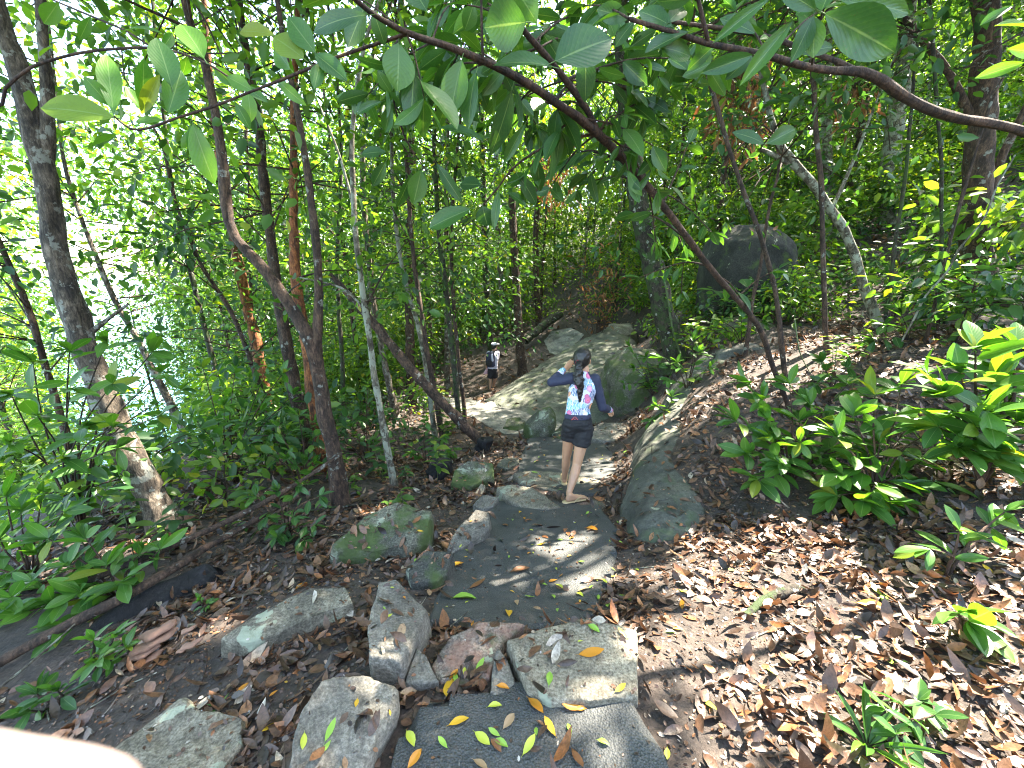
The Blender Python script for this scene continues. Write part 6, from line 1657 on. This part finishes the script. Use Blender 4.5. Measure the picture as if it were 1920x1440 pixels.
# ---- the boy further down the path
def boy():
    g = hit_px(918, 733)[0]
    Yb = g.y
    root = empty('person', g, 'boy in white shirt, black shorts and pale cap walking on the path', 'person')
    A = lambda px, py, dy=0: PY(px, py, Yb + dy)
    k = depth_of(g) / FPX                                 # metres per pixel there
    ank1, ank2 = A(919, 727, 0), A(924, 726, .25)
    hip1, hip2 = A(920, 697, .08), A(927, 697, .12)
    kn1, kn2 = A(919.5, 713, .05), A(928, 712, .16)
    pel, chest, neck = A(923.5, 691, .1), A(924.5, 669, .1), A(925.5, 657, .12)
    head = A(927, 649, .14)
    sh1, sh2 = A(916.5, 662, .04), A(932.5, 662, .16)
    el2, wr2 = A(931.5, 676, .2), A(933, 687, .3)
    el1, wr1 = A(915, 676, .0), A(912, 688, .06)
    f = Vector((.85, .5, 0)).normalized()
    legs = [[ell(hip1, .075), ell(kn1, .05)], [ell(kn1, .05), ell(kn1.lerp(ank1, .35), .05)], [ell(kn1.lerp(ank1, .35), .05), ell(ank1, .03)], [ell(hip2, .075), ell(kn2, .05)], [ell(kn2, .05), ell(kn2.lerp(ank2, .35), .05)], [ell(kn2.lerp(ank2, .35), .05), ell(ank2, .03)]]
    fd = Vector((.55, .8, 0)).normalized()
    feet = []
    for a in (ank1, ank2):
        z = tz(a.x, a.y) + .06; b = Vector((a.x, a.y, z))
        feet.append([ell(b, .032), ell(a, .03)]); feet.append([ell(b, .032), ell(b + fd * .15 - Vector((0, 0, .012)), (.03, .03, .02))])
    torso = [[ell(pel, (.14, .10, .09)), ell(chest, (.145, .10, .11))], [ell(chest, (.145, .10, .11)), ell(sh1.lerp(sh2, .25), .05), ell(sh1.lerp(sh2, .75), .05)]]
    arms = [[ell(sh2, .05), ell(el2, .038)], [ell(el2, .038), ell(wr2, .026)], [ell(sh1, .05), ell(el1, .038)], [ell(el1, .038), ell(wr1, .026)]]
    hd = [[ell(neck, .05), ell(neck + Vector((0, 0, .07)), .046)], [ell(head, (.078, .088, .10)), ell(head + f * .04 - Vector((0, 0, .06)), .05)], [ell(head + f * .1 - Vector((0, 0, .02)), .014), ell(head + f * .085 + Vector((0, 0, .01)), .012)]]
    hands = hand_parts(wr2, (0, .1, -1), (-.8, .3, 0), (.2, .9, 0), 1.0, .5) + hand_parts(wr1, (-.1, .1, -1), (.8, .3, 0), (.2, .9, 0), 1.0, .9)
    organic('body', legs + feet + torso + arms + hd + hands, [M_SKIN2], root, .008, 3)
    inf = lambda parts, q: [[(c, tuple(x + q for x in r)) for c, r in p] for p in parts]
    def pick(c): return 0
    organic('shirt', inf(torso + [[ell(sh2, .054), ell(sh2.lerp(el2, .75), .052)], [ell(sh1, .054), ell(sh1.lerp(el1, .75), .052)]], .012), [M_WHITE], root, .012, 3, wrinkle=.008)
    organic('shorts', inf([[ell(pel, (.14, .10, .08)), ell(hip1, .08), ell(hip2, .08)], [ell(hip1, .085), ell(hip1.lerp(kn1, .62), (.085, .085, .04))], [ell(hip2, .085), ell(hip2.lerp(kn2, .62), (.085, .085, .04))]], .014), [M_BLACK], root, .012, 3, wrinkle=.01)
    organic('hair', [[ell(head - f * .015 + Vector((0, 0, .012)), (.09, .095, .10)), ell(head - f * .04 - Vector((0, 0, .05)), (.075, .075, .05))]], [M_HAIR], root, .01, 2, cuts=[(head + f * .055, f - Vector((0, 0, .6)))])
    organic('cap', [[ell(head + Vector((0, 0, .075)), (.098, .104, .035)), ell(head + Vector((0, 0, .052)), (.103, .108, .02))], [ell(head + f * .08 + Vector((0, 0, .06)), (.07, .07, .01)), ell(head + f * .115 + Vector((0, 0, .052)), (.055, .055, .008))]], [M_WHITE], root, .008, 2)
    for a in (ank1, ank2):
        z = tz(a.x, a.y) + .045; b = Vector((a.x, a.y, z))
        organic('sandal', [[ell(b - fd * .03, (.04, .04, .012)), ell(b + fd * .17, (.045, .045, .012))]], [M_BLACK], root, .008, 2)
    # backpack: body, pocket, straps, pale patch
    bc = A(920, 673, -.08); out = Vector((-.45, -.85, 0)).normalized()
    bp = empty('backpack', bc - Vector((0, 0, .2)), 'black backpack with pale patch worn by the boy', 'backpack')
    organic('pack', [[ell(bc + Vector((0, 0, .15)), (.12, .08, .07)), ell(bc - Vector((0, 0, .02)), (.14, .10, .08)), ell(bc - Vector((0, 0, .19)), (.135, .10, .06))]], [M_NAVY], bp, .012, 3, wrinkle=.008)
    organic('pocket', [[ell(bc + out * .09 - Vector((0, 0, .06)), (.10, .05, .05)), ell(bc + out * .09 - Vector((0, 0, .16)), (.10, .05, .05))]], [M_BLACK], bp, .012, 3)
    organic('patch', [[ell(bc + Vector((.045, -.075, .13)), (.03, .03, .04)), ell(bc + Vector((.06, -.085, -.03)), (.03, .035, .04))]], [M_WHITE], bp, .008, 2)
    for sg in (0, 1):
        s0 = (sh1.lerp(sh2, .25 + .5 * sg)) + Vector((0, 0, .06)); 
        me, _, _ = tube_mesh('strap', [(bc + Vector((-.05 + .1 * sg, .05, .16)), .02), (s0, .02), (s0 + Vector((.02, .11, -.09)), .02), (pel + Vector((-.06 + .12 * sg, .1, .12)), .018)], M_BLACK, .05, 7, 0); world_child('strap', me, bp)
    tw_ = wr1 + Vector((-.01, 0, -.11))
    t = empty('towel', tw_, 'pink and white towel hanging from the boy\'s left hand', 'towel')
    M_PINK = simple_mat('pink_towel', (.62, .38, .40), .9, .35, 18, bmp=.3)
    organic('cloth', [[ell(tw_ + Vector((.02, 0, .04)), (.03, .03, .04)), ell(tw_ + Vector((-.03, 0, -.09)), (.06, .035, .04))], [ell(tw_ + Vector((.02, .01, .02)), (.03, .02, .03)), ell(tw_ + Vector((.03, .02, -.07)), (.04, .025, .03))]], [M_PINK], t, .01, 2, wrinkle=.012)
boy()

# ---- the photographer's own fingertip at the lower left of the lens
def camp(x, y, d): return CAMP + Vector((1, 0, 0)) * x + Vector((0, SP, CP)) * y + Vector((0, CP, -SP)) * d
def cpx(px, py, d): return camp((px - 960) / FPX * d, -(py - 720) / FPX * d, d)
hroot = empty('hand', camp(-.13, -.06, .02), 'photographer\'s blurred pale fingertip at lower left corner', 'hand')
D = .040
tip, j1 = cpx(105, 1585, D), cpx(-330, 1528, D + .001)
j2 = camp(-.090, -.045, D - .004); kn = camp(-.125, -.062, .012)
hp = [[ell(tip, .0076), ell(tip.lerp(j1, .5), .0082)], [ell(tip.lerp(j1, .5), .0082), ell(j1, .0084)], [ell(j1, .0084), ell(j2, .0088)], [ell(j2, .0088), ell(kn, .0105)]]
wr = camp(-.185, -.115, -.045)
kns = [kn, kn + Vector((0, -.006, -.021)), kn + Vector((-.004, -.012, -.041)), kn + Vector((-.012, -.018, -.058))]
hp.append([ell(kns[0], .0115), ell(kns[3], .0105), ell(wr + Vector((0, 0, .012)), .022), ell(wr - Vector((0, 0, .014)), .02)])
for k_, q in enumerate(kns[1:]):
    l = (1.05, 1.0, .8)[k_]
    a_ = q + Vector((.034, .012, -.004)) * l; b_ = a_ + Vector((.010, -.024, -.004)) * l; c_ = b_ + Vector((-.014, -.014, 0)) * l
    hp += [[ell(q, .010), ell(a_, .0088)], [ell(a_, .0088), ell(b_, .008)], [ell(b_, .008), ell(c_, .0072)]]
th = wr.lerp(kn, .35) + Vector((.012, -.012, .026))
hp += [[ell(wr.lerp(kn, .2), .018), ell(th, .0135)], [ell(th, .0135), ell(th + Vector((.036, -.008, .014)), .0108)], [ell(th + Vector((.036, -.008, .014)), .0108), ell(th + Vector((.062, -.006, .012)), .009)]]
fa = camp(-.27, -.24, -.22)
hp += [[ell(wr, (.026, .022, .021)), ell(wr.lerp(fa, .5), .036)], [ell(wr.lerp(fa, .5), .036), ell(fa, .042)]]
organic('skin', hp, [M_SKIN3], hroot, .0022, 4)
